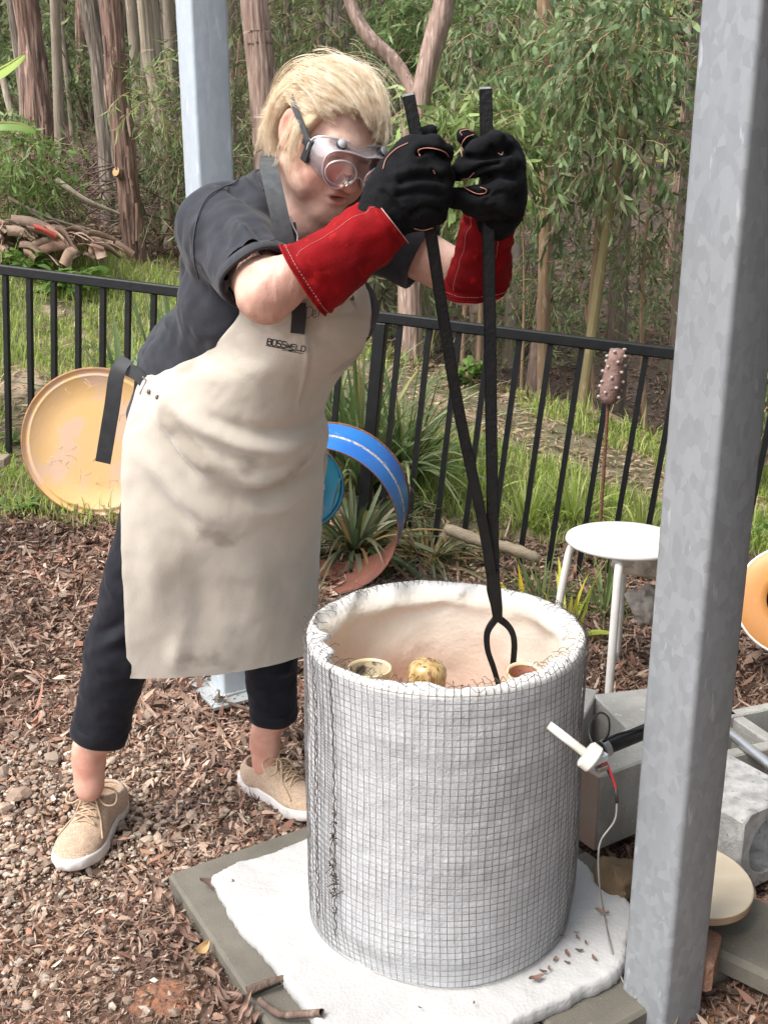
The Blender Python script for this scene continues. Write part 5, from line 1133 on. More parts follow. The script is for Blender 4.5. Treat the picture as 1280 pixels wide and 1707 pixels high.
EUC = [(.165, .25, .105), (.21, .30, .135), (.26, .35, .155), (.19, .26, .14), (.33, .38, .20)]
EUCL = [(.26, .36, .12), (.33, .43, .16), (.22, .31, .11), (.38, .45, .21)]
OLIVE = [(.125, .18, .07), (.165, .22, .09), (.20, .25, .12), (.11, .16, .07), (.26, .28, .15)]
m_leaf = leafmat('gum_leaves', (1, 1, 1), .42); m_leafd = leafmat('understorey_leaves', (1.15, 1.15, 1.1), .42, .55); m_grass = leafmat('grass_blades', (1, 1, 1), .4, .5)
def bark(name, c1, c2, c3, amt=.9, st=(1, 1, .12), sc=26): return mat(name, c1, c2, sc, .92, amt, 55, stretch=st, c3=c3, sscale=34, sthr=.58, dist=.012)
m_red = bark('red_stringybark', (.30, .185, .14), (.10, .062, .048), (.44, .32, .25), 1.0, (1, 1, .10), 48); m_grey = bark('grey_bark', (.23, .19, .15), (.09, .072, .058), (.34, .29, .23), 1.0, (1, 1, .10), 50); m_pink = bark('pinkish_bark', (.38, .27, .22), (.22, .145, .115), (.48, .37, .31), .9, (1, 1, .16), 40)
m_tan = bark('smooth_tan_bark', (.36, .245, .15), (.28, .175, .11), (.42, .32, .22), .25, (1, 1, .3), 8); m_dark = bark('dark_bark', (.16, .12, .095), (.09, .07, .055), (.24, .19, .16))
m_pale = bark('pale_tan_bark', (.34, .29, .22), (.24, .19, .14), (.42, .36, .28), .6); m_green = bark('greenish_tan_bark', (.30, .24, .12), (.22, .18, .09), (.38, .3, .18), .25, (1, 1, .3), 8)
def trunk_mb(pts, r0, r1, rough=.10, seed=0, ns=44, m_=None, mb=None):
    ln = np.linalg.norm(np.diff(np.asarray(pts), axis=0), axis=1).sum(); m_ = m_ or int(np.clip(ln * 14, 10, 90)); p = cr(pts, m_); r = np.linspace(r0, r1, m_); t = nrm(np.gradient(p, axis=0)); x = nrm(np.cross(t, (.1, 1, .05))); y = np.cross(t, x); a = np.arange(ns) / ns * 2 * math.pi
    V = p[:, None] + r[:, None, None] * (x[:, None] * np.cos(a)[None, :, None] + y[:, None] * np.sin(a)[None, :, None]); dv = V - p[:, None]
    q = np.stack([np.cos(a)[None] * 5 + 0 * r[:, None], np.sin(a)[None] * 5 + 0 * r[:, None], V[..., 2] * 1.3 + seed * 3.1], -1)
    k = 1 + rough * (np.abs(fbm(q, 3, seed)) * 1.9 - .5) + rough * .5 * fbm(q * [2.5, 2.5, .5], 2, seed + 3)
    return (mb or MB()).grid(p[:, None] + dv * k[..., None], wrap_u=True)
def down(p): p = np.array(p, float); g = terr(p[0], p[1]); return np.array([p[0], p[1], g - .06])
def tree(label, pix, Y, r0, r1, m_, group=None, rough=.12, top=None, branches=(), seed=0, name='gum_tree'):
    pts = [P(x, y, Y=Y + (e[0] if e else 0)) for x, y, *e in pix]; b = down(pts[0]); 
    if b[2] < pts[0][2] - .1: pts = [b + (pts[0] - b) * [1, 1, 0] - (pts[1] - pts[0]) * [.0, 0, 0]] + pts
    if top: d = nrm(pts[-1] - pts[-2]); pts.append(pts[-1] + d * top)
    t = thing(name, label, 'tree', b, group); tr = trunk_mb(pts, r0, r1, rough, seed).build('trunk', m_, t)
    for br in branches: trunk_mb([P(x, y, Y=Y + (e[0] if e else 0)) for x, y, *e in br[0]], br[1], br[2], rough, seed + 5, 14).build('branch', m_, t)
    return t, pts
def crown(t, vols, name='crown', mt=None, twm=None):
    mb, tw = MB(), MB()
    for c, rad, n, k, ln, L, W, hang, cols in vols:
        v = nrm(R_.normal(size=(n, 3))) * R_.uniform(.35, 1, (n, 1)) ** .6; O = np.asarray(c) + v * rad; D = nrm(v + R_.normal(size=(n, 3)) * .5 + [0, 0, -.2]); sprays(mb, O, D, k, ln, L, W, hang, cols, tw if twm else None)
    mb.build(name, mt or m_leaf, t, smooth=False)
    if twm: tw.build('twigs', twm, t, kind='stuff')
# --- the trunks one can tell apart
G1 = 'trees along the forest edge'
tl_ = [('reddish stringybark trunk second from the left edge, with a dark scar low down', [(72, 292), (68, 200), (58, 100), (42, 0)], 8.6, .092, .084, m_red, 1), ('ridged grey-brown trunk between the two red stringybarks', [(192, 440), (184, 300), (168, 120), (148, 0)], 8.0, .075, .055, m_grey, 2),
       ('red stringybark trunk with a sawn branch stub facing the camera', [(232, 455), (222, 380), (205, 230), (192, 100), (184, 0)], 6.9, .074, .058, m_red, 3), ('slender pale tan trunk kinked near the top, left of the rear post', [(288, 420), (274, 260), (262, 160), (248, 90), (240, 0)], 7.4, .052, .042, m_pale, 4),
       ('pinkish trunk rising just left of the head of the woman', [(446, 330), (440, 190), (430, 60), (424, 0)], 7.2, .082, .075, m_pink, 5), ('straight grey trunk far back above the hair of the woman', [(577, 260), (575, 110), (574, 0)], 10.5, .115, .11, m_grey, 6),
       ('smooth tan trunk rising straight behind the right glove', [(905, 690), (905, 540), (910, 300), (907, 120), (905, 0)], 7.0, .042, .038, m_tan, 7), ('greenish tan sapling leaning right, longer of a crossing pair', [(962, 735), (985, 560), (1005, 420), (1040, 200), (1062, 40)], 6.3, .034, .020, m_green, 8),
       ('thin tan sapling crossing behind the greenish leaning one', [(976, 690), (985, 520), (1000, 330), (1008, 180), (1012, 60)], 6.45, .022, .015, m_tan, 9), ('dim grey trunk in the shade right of the crossing saplings', [(1026, 640), (1030, 480), (1036, 380), (1040, 200)], 9.0, .09, .07, m_dark, 10),
       ('dark red-brown trunk close behind the pale kinked one', [(262, 300), (258, 150), (252, 0)], 10.5, .085, .075, m_dark, 11), ('black fire-scarred thin trunk beside the rear post', [(247, 330), (246, 200), (244, 0)], 9.6, .06, .05, m_dark, 12)]
T_OBJ = []
for l, px_, Y, r0_, r1_, m_, sd in tl_: T_OBJ.append(tree(l, px_, Y, r0_, r1_, m_, G1, .18 if m_ in (m_red, m_grey) else .13 if m_ in (m_pink, m_pale) else .08, top=3.0, seed=sd))
# sawn stub on the red stringybark
sp0 = P(205, 292, Y=6.84); sm_ = trunk_mb([sp0 + [.05, .06, -.05], sp0 + [0, 0, 0], sp0 + [-.03, -.05, .02]], .042, .03, .15, 4, 14); sb = sm_.build('branch_stub', m_red, T_OBJ[2][0])
MB().lathe([(.030, 0), (.0, .004)], sp0 + [-.03, -.05, .02], 16, axis=(-.5, -.8, .3)).build('sawn_face', mat('sawn_wood', (.55, .36, .17), (.45, .28, .13), 40, .8), sb)
for j in range(30):                                     # loose strips of bark
    q = [(68, 200, 8.45, 70), (222, 380, 6.78, 60), (205, 230, 6.78, 55), (190, 90, 6.78, 60)][j % 4]; b0 = P(q[0] + R_.uniform(-17, 17), q[1] + R_.uniform(-q[3], q[3]), Y=q[2] + R_.uniform(-.03, .03))
    if j % 4 == 0 or True:
        strip = ribbon([b0, b0 + [R_.uniform(-.008, .008), -.003, -.07], b0 + [R_.uniform(-.012, .012), -.008, -.14 - R_.uniform(0, .1)]], (1, .2, 0), R_.uniform(.008, .022), .0014, 6); strip.build('bark_strip', m_red, T_OBJ[0 if j % 4 == 0 else 2][0])
fk, _ = tree('forked pinkish gum whose left limb curves over the head of the woman', [(684, 640), (684, 520), (688, 330), (690, 200)], 6.2, .072, .062, m_pink, G1, .14, branches=(([(691, 215), (686, 150, .05), (655, 100, .1), (618, 66, .1), (592, 25, .12), (570, -40, .12)], .040, .028), ([(690, 225), (700, 170, .0), (718, 90, 0), (742, 0, 0), (760, -80, 0)], .060, .048)), seed=13)
def W3(px_, py_, Y): return P(px_, py_, Y=Y)
crown(T_OBJ[7][0], [(W3(1010, 90, 6.1), (.42, .35, .30), 150, 7, .24, .098, .027, 1.1, EUC), (W3(1000, 230, 6.2), (.42, .3, .32), 90, 7, .22, .098, .027, 1.2, EUC), (W3(1060, 60, 5.9), (.25, .2, .25), 50, 7, .2, .10, .029, 1.3, EUC)], twm=m_tan)
crown(T_OBJ[8][0], [(W3(945, 300, 6.3), (.16, .2, .3), 20, 8, .2, .12, .024, 1.6, EUC), (W3(870, 300, 7.4), (.2, .2, .35), 30, 8, .2, .11, .022, 1.6, EUC)], twm=m_tan)
crown(T_OBJ[6][0], [(W3(900, 130, 6.8), (.30, .25, .25), 22, 8, .22, .12, .026, 1.5, EUC), (W3(860, 40, 7.2), (.6, .4, .3), 110, 8, .24, .11, .024, 1.0, EUC)], twm=m_tan)
def sapling(label, base, tip, r, vols, m_=m_tan, name='sapling', group='saplings at the forest edge', mt=None):
    b = down(base); t = thing(name, label, 'sapling', b, group); mid = (b + tip) / 2 + [R_.uniform(-.1, .1), 0, .1]
    trunk_mb([b, mid, tip], r, r * .4, .06, int(R_.integers(99)), 10).build('stem', m_, t); crown(t, vols, 'crown', mt, m_); return t
sapling('bright green young gum drooping between the forked tree and the tong handles', W3(800, 500, 6.4), W3(775, 190, 6.4), .018, [(W3(775, 260, 6.1), (.36, .3, .26), 150, 9, .22, .115, .024, 1.2, EUCL), (W3(740, 200, 6.3), (.25, .25, .2), 60, 9, .2, .11, .023, .9, EUCL), (W3(820, 220, 6.3), (.2, .2, .2), 40, 8, .2, .11, .023, 1.1, EUCL)])
sapling('dense fine-leaved young wattle at the top behind the tong handles', W3(770, 500, 8.2), W3(760, 90, 8.2), .02, [(W3(790, 60, 8.0), (.75, .5, .42), 300, 9, .24, .11, .020, .35, [(.20, .30, .115), (.26, .36, .15), (.16, .24, .095)]), (W3(690, 30, 8.4), (.4, .4, .3), 110, 9, .22, .1, .018, .4, [(.20, .30, .115), (.26, .36, .15)])])
sapling('shady olive sapling hanging beside the close post', W3(1090, 600, 6.8), W3(1090, 250, 6.8), .02, [(W3(1085, 330, 6.6), (.38, .4, .5), 110, 7, .2, .075, .018, .8, OLIVE), (W3(1100, 150, 6.6), (.35, .4, .4), 85, 7, .2, .08, .02, .8, OLIVE), (W3(1040, 470, 7.0), (.4, .3, .3), 35, 7, .18, .07, .017, .7, OLIVE)])
sapling('wispy olive sapling below the far glove', W3(870, 600, 7.4), W3(870, 330, 7.4), .014, [(W3(880, 430, 7.2), (.45, .35, .42), 60, 7, .2, .075, .016, .8, OLIVE)])
sapling('dark leafy sapling hiding the gully behind the fence rail', W3(1000, 640, 8.2), W3(960, 430, 8.2), .02, [(W3(970, 470, 8.0), (.7, .5, .5), 80, 7, .22, .075, .018, .7, OLIVE), (W3(840, 500, 8.6), (.5, .4, .4), 50, 7, .2, .075, .018, .7, OLIVE)])
sapling('thin-leaved green shrub beside the pale kinked trunk', W3(285, 380, 7.1), W3(280, 180, 7.1), .012, [(W3(275, 170, 7.0), (.26, .3, .20), 60, 9, .2, .10, .010, .5, EUCL), (W3(300, 250, 7.1), (.2, .3, .3), 50, 9, .2, .1, .010, .7, EUC), (W3(285, 330, 7.2), (.25, .3, .3), 70, 9, .2, .1, .011, .7, OLIVE)])
sapling('wispy bamboo-like sapling right of the rear post', W3(400, 400, 7.6), W3(400, 60, 7.6), .012, [(W3(395, 260, 7.5), (.30, .3, .5), 120, 9, .2, .10, .011, .5, OLIVE), (W3(400, 60, 7.6), (.3, .3, .4), 70, 9, .2, .1, .012, .6, OLIVE)])
sapling('yellow-green leafy sapling filling the gap above the hair of the woman', W3(520, 350, 8.6), W3(530, 60, 8.6), .016, [(W3(530, 70, 8.5), (.6, .4, .5), 200, 9, .22, .1, .016, .6, [(.17, .20, .08), (.21, .24, .10), (.13, .16, .07)]), (W3(640, 130, 8.3), (.35, .3, .5), 100, 9, .2, .1, .016, .8, OLIVE)])
sapling('dark shrub seen past the right side of the close post', W3(1330, 700, 5.2), W3(1320, 400, 5.2), .02, [(W3(1310, 250, 5.2), (.35, .4, .9), 220, 8, .22, .11, .026, .9, OLIVE), (W3(1310, 640, 4.8), (.28, .3, .25), 80, 8, .16, .09, .03, .7, EUC)])
# --- thin trunks deep in the forest (one kind, each its own object)
kinds = []
for q, m_ in enumerate((m_dark, m_grey, m_pale, m_red, m_pink)):
    me = trunk_mb([(0, 0, -.3), (.03 * q, 0, 2), (.05 - .05 * q, .03, 4.5), (.12, 0, 8.5)], 1, .55, .07, 20 + q, 12, 26).build('prototype', m_); me_d = me.data; bpy.data.objects.remove(me)
    V = np.zeros(len(me_d.vertices) * 3, np.float32); me_d.vertices.foreach_get('co', V); V = V.reshape(-1, 3); zf = V[:, 2].copy(); ctr = np.stack([np.interp(zf, [-.3, 2, 4.5, 8.5], [0, .03 * q, .05 - .05 * q, .12]), 0 * zf], 1)
    V[:, :2] = ctr + (V[:, :2] - ctr) * .075; me_d.vertices.foreach_set('co', V.ravel()); me_d.update(); kinds.append(me_d)
m_can = leafmat('canopy_leaves', (1, 1, 1), .25, .5); cmb = MB(); n = 520; v = nrm(R_.normal(size=(n, 3))) * R_.uniform(.3, 1, (n, 1)); sprays(cmb, v * [1.5, 1.5, .9], nrm(v + R_.normal(size=(n, 3)) * .4), 7, .35, .16, .045, .8, OLIVE); cp = cmb.build('prototype', m_can, smooth=False); can_d = cp.data; bpy.data.objects.remove(cp)
def zone_of(x, y):
    q = proj(np.array([x, y, 1.6]))[0]
    for lim, s_ in ((110, 'left of the two red stringybarks'), (225, 'between the two red stringybarks'), (300, 'beside the pale kinked trunk'), (440, 'just right of the rear steel post'), (580, 'above the hair of the woman'), (690, 'behind the left limb of the forked gum'), (810, 'between the forked gum and the tong handles'), (905, 'left of the smooth tan trunk'), (1010, 'between the tan trunk and the crossing saplings'), (1140, 'between the crossing saplings and the close post')):
        if q < lim: return s_
    return 'hidden by or right of the close post'
LBL = ['dark slim trunk standing deep in the shaded forest', 'grey slim trunk standing deep in the shaded forest', 'dark slim trunk standing deep in the shaded forest', 'reddish slim trunk standing deep in the shaded forest', 'pinkish slim trunk standing deep in the shaded forest']
ntree = 0; spots = []
while ntree < 135:
    y = R_.uniform(9.0, 27); x = R_.uniform(-.46 * y - .4, .46 * y + .4)
    if any((x - a) ** 2 + (y - b) ** 2 < .35 for a, b in spots): continue
    spots.append((x, y)); q = int(R_.integers(0, 5)); s = R_.uniform(.45, 1.25)
    t = thing('gum_tree', ('thin ' if s < .7 else 'slim ' if s < .98 else 'sturdy ') + ('dark', 'grey', 'pale', 'reddish', 'pinkish')[q] + (' trunk inside the forest ' if y < 14 else ' trunk far uphill ') + zone_of(x, y), 'tree', (x, y, float(terr(x, y))), 'slim trunks deep in the forest')
    o = bpy.data.objects.new('trunk', kinds[q]); COL.objects.link(o); o.parent = t; o.scale = (s, s, 1); o.rotation_euler = (R_.normal() * .035, R_.normal() * .045, R_.uniform(0, 6.28))
    if y < 19: ntree += 1; continue
    c = bpy.data.objects.new('crown', can_d); COL.objects.link(c); c.parent = t; c.location = (R_.uniform(-.4, .4), R_.uniform(-.4, .4), R_.uniform(5.2, 8)); c.rotation_euler = (0, 0, R_.uniform(0, 6.28)); k = R_.uniform(.8, 1.4); c.scale = (k, k, k)
    ntree += 1
for t, pts in T_OBJ[9:]:                                # crowns high above the rear trunks
    c = bpy.data.objects.new('high_crown', can_d); COL.objects.link(c); c.parent = t; c.location = [float(v) for v in (pts[-1] - origin_of(t))]; c.rotation_euler = (0, 0, R_.uniform(0, 6.28))
SHADE = True
# --- understorey shrubs (copies of three plants)
shp = []
for q, cols in enumerate((OLIVE, [(.13, .18, .075), (.17, .22, .095), (.10, .14, .06)], [(.17, .16, .10), (.21, .19, .12), (.13, .12, .08)])):
    mb = MB(); n = 150; v = nrm(R_.normal(size=(n, 3))) * R_.uniform(.25, 1, (n, 1)); v[:, 2] = np.abs(v[:, 2]); sprays(mb, v * [.75, .75, .95] + [0, 0, .1], nrm(v + R_.normal(size=(n, 3)) * .5), 9, .28, .10, .019, .5, cols)
    o = mb.build('prototype', m_leafd, smooth=False); f_ = o.data; bpy.data.objects.remove(o)
    mb = MB()
    for _ in range(9): e = nrm(R_.normal(size=3)) * [.5, .5, .3] + [0, 0, .7]; mb.tube(cr([(0, 0, -.1), e * .5 + R_.normal(size=3) * .05, e], 7), np.linspace(.012, .004, 7), 5, False)
    o = mb.build('prototype', m_dark); shp.append((f_, o.data)); bpy.data.objects.remove(o)
SL = ['olive-leaved scrubby shrub growing under the trees', 'fresh green scrubby shrub growing under the trees', 'dry brownish scrubby shrub growing under the trees']
for i in range(120):
    y = 7.4 + 15 * R_.random() ** 1.3; x = R_.uniform(-.44 * y - .3, .44 * y + .3); q = int(R_.choice([0, 0, 1, 2]))
    if y < crest(x) + 1.2 or (x / y < -.20 and y < 15) or (x / y > .0 and y < 11.5) or R_.random() < .2: continue
    s = R_.uniform(.7, 1.7); t = thing('shrub', ('low ', 'medium ', 'tall ')[int((s - .7) / .334)] + ('olive', 'fresh green', 'dry brownish')[q] + (' shrub near the bank ' if y < 9.5 else ' shrub inside the forest ' if y < 14 else ' shrub far uphill ') + zone_of(x, y), 'shrub', (x, y, float(terr(x, y))), 'scrub under the trees')
    for nm, me in zip(('foliage', 'stem'), shp[q]): o = bpy.data.objects.new(nm, me); COL.objects.link(o); o.parent = t; o.scale = (s, s, s * R_.uniform(.9, 1.5)); o.rotation_euler = (0, 0, R_.uniform(0, 6.28))
# leafy trees added out of view at right to shade the close post
for i in range(9):
    x, y = 3.6 + 1.1 * (i % 3) + R_.uniform(-.3, .3), -3.4 + .95 * i + R_.uniform(-.3, .3); g = float(terr(x, y)); t = thing('added_shade_tree', 'dense olive tree added out of view to shade the close post', 'tree', (x, y, g), 'trees added out of view for shade')
    o = bpy.data.objects.new('trunk', kinds[1]); COL.objects.link(o); o.parent = t
    for k in range(5): o = bpy.data.objects.new('foliage', shp[0][0]); COL.objects.link(o); o.parent = t; s = R_.uniform(1.7, 2.3); o.scale = (s, s, s); o.location = (R_.uniform(-.6, .6), R_.uniform(-.6, .6), .1 + 1.35 * k); o.rotation_euler = (0, 0, R_.uniform(0, 6.28))
# --- far hillside foliage that reads as one mass
mb = MB(); n = 11000; y = R_.uniform(15, 42, n); x = R_.uniform(-1, 1, n) * (.46 * y + 1); z = terr(x, y) + R_.uniform(0, 1, n) ** 1.2 * 7.5; p = np.stack([x, y, z], 1); keep = fbm(p * .55, 2, 8) > -.15; p = p[keep]
bc = np.where((fbm(p * .2, 1, 9) > .28)[:, None], np.array([.42, .48, .15]), np.array([.22, .25, .12]))
k = 8; pp = np.repeat(p, k, 0) + R_.normal(size=(len(p) * k, 3)) * .28; C = np.repeat(bc, k, 0) * R_.uniform(.6, 1.4, (len(pp), 1)); leaves(mb, pp, R_.normal(size=pp.shape) + [0, 0, -.5], R_.uniform(.14, .30, len(pp)), R_.uniform(.05, .09, len(pp)), C)
mb.build('distant_foliage', m_leafd, smooth=False, kind='stuff')
# --- tangle of dead twigs and fallen leaves on the forest floor
mb = MB()
for i in range(1300):
    y = 6.9 + 6 * R_.random() ** 1.4; x = R_.uniform(-.40 * y, .40 * y) if i % 2 else R_.uniform(-2.9, -.9); 
    if y < crest(x) + .15: continue
    g = float(terr(x, y)); d = nrm(R_.normal(size=3) * [1, .7, .45]); l = R_.uniform(.25, .9); b0 = np.array([x, y, g + R_.uniform(0, .35) * (1.3 if i % 2 == 0 else .6)]); mb.tube(cr([b0 - d * l / 2, b0 + R_.normal(size=3) * .05, b0 + d * l / 2 + R_.normal(size=3) * .08], 6), np.linspace(.007, .003, 6), 4, False, col=palette(1, [(.9, .8, .75), (1.4, 1.2, 1.1), (.6, .5, .45)])[0])
mb.build('dead_twigs', mat('dead_wood', (.20, .145, .115), (.12, .085, .07), 30, .9, attr=True), kind='stuff')
mb = MB(); n = 26000; y = R_.uniform(5.2, 15, n); x = R_.uniform(-.42, .42, n) * y; k = y > crest(x) - .1; x, y = x[k], y[k]; p = np.stack([x, y, terr(x, y) + R_.uniform(.0, .05, len(x))], 1)
leaves(mb, p, R_.normal(size=p.shape) * [1, 1, .25], R_.uniform(.05, .13, len(p)), R_.uniform(.015, .03, len(p)), palette(len(p), [(.20, .13, .10), (.28, .19, .14), (.12, .08, .06), (.34, .25, .18)]), up=R_.normal(size=p.shape) * .5 + [0, 0, 1]); mb.build('forest_litter', m_leafd, smooth=False, kind='stuff')
# --- grass on the bank
GR = [(.30, .42, .08), (.37, .49, .11), (.23, .33, .065), (.46, .53, .16), (.50, .48, .23)]
def blades(mb, p, h, w, C, lean=.45):
    n = len(p); a = R_.uniform(0, 2 * math.pi, n); d = np.stack([np.cos(a), np.sin(a), 0 * a], 1); s = np.stack([-np.sin(a), np.cos(a), 0 * a], 1); ln = R_.uniform(.15, 1, n)[:, None] * lean; h = np.broadcast_to(h, n)[:, None]; w = np.broadcast_to(w, n)[:, None]; z = np.array([0, 0, 1.])
    m1 = p + z * h * .55 + d * h * ln * .35; tp = p + z * h * (1 - ln * .35) + d * h * ln * 1.05
    V = np.stack([p + s * w * .5, p - s * w * .5, m1 + s * w * .38, m1 - s * w * .38, tp], 1).reshape(-1, 3); k = np.arange(n)[:, None] * 5; mb.add(V, k + [0, 1, 3, 2], k + [2, 3, 4], np.repeat(C, 5, 0))
n = 70000; y = R_.uniform(3.75, 7.0, n); x = R_.uniform(-.44, .42, n) * y; p = np.stack([x, y, terr(x, y)], 1); dens = fbm(np.stack([x * 1.7, y * 1.7, 0 * x], 1), 3, 40); rel = (crest(x) - y); band = np.exp(-((rel - .45 - .2 * x) / .42) ** 2) * (x > -.6)
k = (y < crest(x) + .25) & (dens > -.5 + .9 * band) & (R_.random(n) < sstep(3.7, 4.2, y + .15 * dens)); p = p[k]; mb = MB(); C = palette(len(p), GR); tall = np.where(R_.random(len(p)) < .06, 2.2, 1); blades(mb, p, R_.uniform(.035, .095, len(p)) * tall * (1 + .5 * dens[k]), R_.uniform(.003, .007, len(p)), C, .9); mb.build('grass', m_grass, smooth=False, kind='stuff')
mb = MB(); n = 16000; y = R_.uniform(3.9, 6.9, n); x = R_.uniform(-.44, .42, n) * y; d2 = fbm(np.stack([x * 1.7, y * 1.7, 0 * x], 1), 3, 40); rel = crest(x) - y; band = np.exp(-((rel - .45 - .2 * x) / .45) ** 2) * (x > -.6); k = (y < crest(x) + .3) & (R_.random(n) < np.clip(.1 - d2 + 1.1 * band, .06, 1)); x, y = x[k], y[k]; p = np.stack([x, y, terr(x, y) + R_.uniform(.004, .03, len(x))], 1)
leaves(mb, p, R_.normal(size=p.shape) * [1, 1, .2], R_.uniform(.03, .10, len(p)), R_.uniform(.006, .014, len(p)), palette(len(p), [(.42, .33, .23), (.50, .40, .28), (.30, .22, .15), (.36, .24, .17)]), up=R_.normal(size=p.shape) * .4 + [0, 0, 1], bend=.12); mb.build('straw', m_leafd, smooth=False, kind='stuff')
# broad-leaved weeds on the bank
def weed(c, n, s, label, group='broad-leaved weeds', cols=((.14, .24, .06), (.19, .30, .08))):
    t = thing('weed', label, 'weed', c, group); mb = MB(); a = R_.uniform(0, 6.28, n); D = np.stack([np.cos(a), np.sin(a), R_.uniform(.2, 1.1, n)], 1); p = c + nrm(D) * R_.uniform(.02, .7, (n, 1)) * s; leaves(mb, p, D + [0, 0, -.3], R_.uniform(.5, 1, n) * s * .75, R_.uniform(.5, 1, n) * s * .42, palette(n, cols), up=R_.normal(size=(n, 3)) * .4 + [0, 0, 1]); mb.build('leaf_rosette', m_leaf, t)
    mb = MB()
    for i in range(7): mb.tube([c - [0, 0, .02], c + (p[i] - c) * .6, p[i]], .002, 4, False)
    mb.build('stem', m_green, t)
def gp(px_, py_, Y): q = P(px_, py_, Y=Y); return np.array([q[0], q[1], float(terr(q[0], q[1]))])
weed(gp(20, 720, 3.95), 26, .10, 'broad-leaved weed between the left fence balusters'); weed(gp(15, 690, 4.5), 20, .09, 'pale weed on the bank at the left edge'); weed(gp(120, 430, 6.2), 60, .22, 'bright weed patch at the crest beside the bark heap'); weed(gp(40, 440, 6.3), 60, .2, 'bright weed patch below the bark heap'); weed(gp(780, 650, 5.9), 50, .18, 'green weed patch under the tan trunks'); weed(gp(1150, 800, 4.4), 30, .14, 'weed hidden beside the close post')
weed(gp(1265, 780, 4.3), 40, .14, 'green weed right of the close post')
# --- strap-leaved plants
def strap(label, c, n, ln, w, cols, spread=1.0, name='strap_leaved_plant', group='strap-leaved clumps', up=1.0, dead=0, arch=1.0, dirs=None):
    t = thing(name, label, 'plant', c, group); mb = MB(); C = palette(n, cols)
    for i in range(n):
        a = R_.uniform(0, 6.28) if dirs is None else R_.uniform(*dirs); d = np.array([math.cos(a), math.sin(a), 0]); l = ln * R_.uniform(.55, 1.1); e = R_.uniform(.15, 1) * spread; b0 = c + d * R_.uniform(0, .05) + [0, 0, -.02]
        u = np.linspace(0, 1, 9)[:, None]; ar = arch * R_.uniform(.5, 1.2)
        p = b0 + d * l * (e * .75 * u + .25 * e * u ** 2) + np.array([0, 0, 1]) * l * (up * u * (1.05 - .4 * e) - ar * .62 * e * u ** 2.4); p[:, 2] = np.maximum(p[:, 2], terr(p[:, 0], p[:, 1]) + .006 + .02 * R_.random())
        tg_ = nrm(np.gradient(p, axis=0)); s = nrm(np.cross(tg_, (0, 0, 1.)) + d * .01); nn = np.cross(s, tg_); wd = w * R_.uniform(.7, 1.2) * np.interp(u[:, 0], [0, .15, .6, 1], [.7, 1, .8, .05])[:, None]; tw = R_.normal() * .4
        s2 = s * math.cos(tw) + nn * math.sin(tw); cc = C[i] * (np.array([1.6, 1.05, .8]) if R_.random() < dead else 1)
        mb.grid(np.stack([p - s2 * wd / 2 + nn * wd * .12, p, p + s2 * wd / 2 + nn * wd * .12], 1), col=np.broadcast_to(cc, (27, 3)))
    mb.build('blades', m_leaf, t); return t
LOM = [(.12, .19, .06), (.17, .25, .09), (.22, .29, .12), (.10, .15, .06), (.30, .33, .18)]
strap('wild strappy clump behind the blue drum and fence post', gp(600, 800, 4.35), 170, .95, .020, LOM, 1.0, dead=.12); strap('arching strappy clump right beside the thick fence post', gp(670, 800, 4.5), 110, .85, .018, LOM, 1.1, dead=.1); strap('strappy clump behind the bust of the woman', gp(540, 780, 4.6), 90, .9, .018, LOM, .9, dead=.1)
strap('flattened dark strappy clump seen through the blue drum ring', gp(590, 900, 3.82), 170, .72, .021, [(.08, .13, .055), (.13, .18, .085), (.18, .22, .12), (.32, .30, .19)], 1.3, arch=1.2, dead=.2, up=.6); strap('flopped strappy clump between the drum ring and the log', gp(715, 890, 3.75), 130, .55, .015, [(.13, .18, .08), (.2, .24, .12), (.33, .30, .2)], 1.3, arch=1.1, dead=.3, up=.5)
AG = [(.24, .33, .17), (.30, .40, .22), (.20, .28, .13)]
strap('broad pale green strap clump behind the fence left of the woman', gp(205, 640, 4.75), 26, .62, .038, AG, .9, dead=.03, arch=.7); strap('pale green strap clump hidden behind the back of the woman', gp(275, 560, 4.9), 22, .75, .036, AG, .8, arch=.6); strap('upright pale strap leaves behind the shoulder of the woman', gp(285, 480, 5.4), 9, .55, .034, AG, .35, arch=.3)
strap('yellow-green bromeliad-like plant beside the white stool', gp(945, 1010, 3.12), 20, .36, .030, [(.62, .60, .07), (.50, .55, .10), (.70, .60, .08), (.32, .42, .08)], 1.0, arch=.6, name='yellow_plant'); strap('single clump of yellow leaf blades at the rim of the kiln', gp(880, 985, 3.2), 4, .30, .034, [(.78, .56, .03), (.66, .52, .05)], .7, arch=.3, name='yellow_plant')
strap('grassy green clump between the log and the stool', gp(905, 960, 3.35), 60, .30, .009, [(.15, .22, .07), (.22, .28, .11), (.11, .16, .05)], 1.1); strap('grassy green clump behind the stool seat', gp(1010, 960, 3.3), 60, .32, .009, [(.15, .22, .07), (.22, .28, .11), (.11, .16, .05)], 1.0); strap('green grassy clump on the bank beyond the totem', gp(960, 800, 4.3), 90, .35, .009, GR, .9); strap('green grassy clump on the bank beside the close post', gp(1080, 830, 4.1), 90, .35, .009, GR, .9)
strap('green grassy clump on the bank behind the tongs', gp(800, 830, 4.4), 80, .30, .008, GR, .9); strap('grassy clump on the bank left of the totem', gp(880, 840, 4.2), 80, .30, .008, GR, .9)
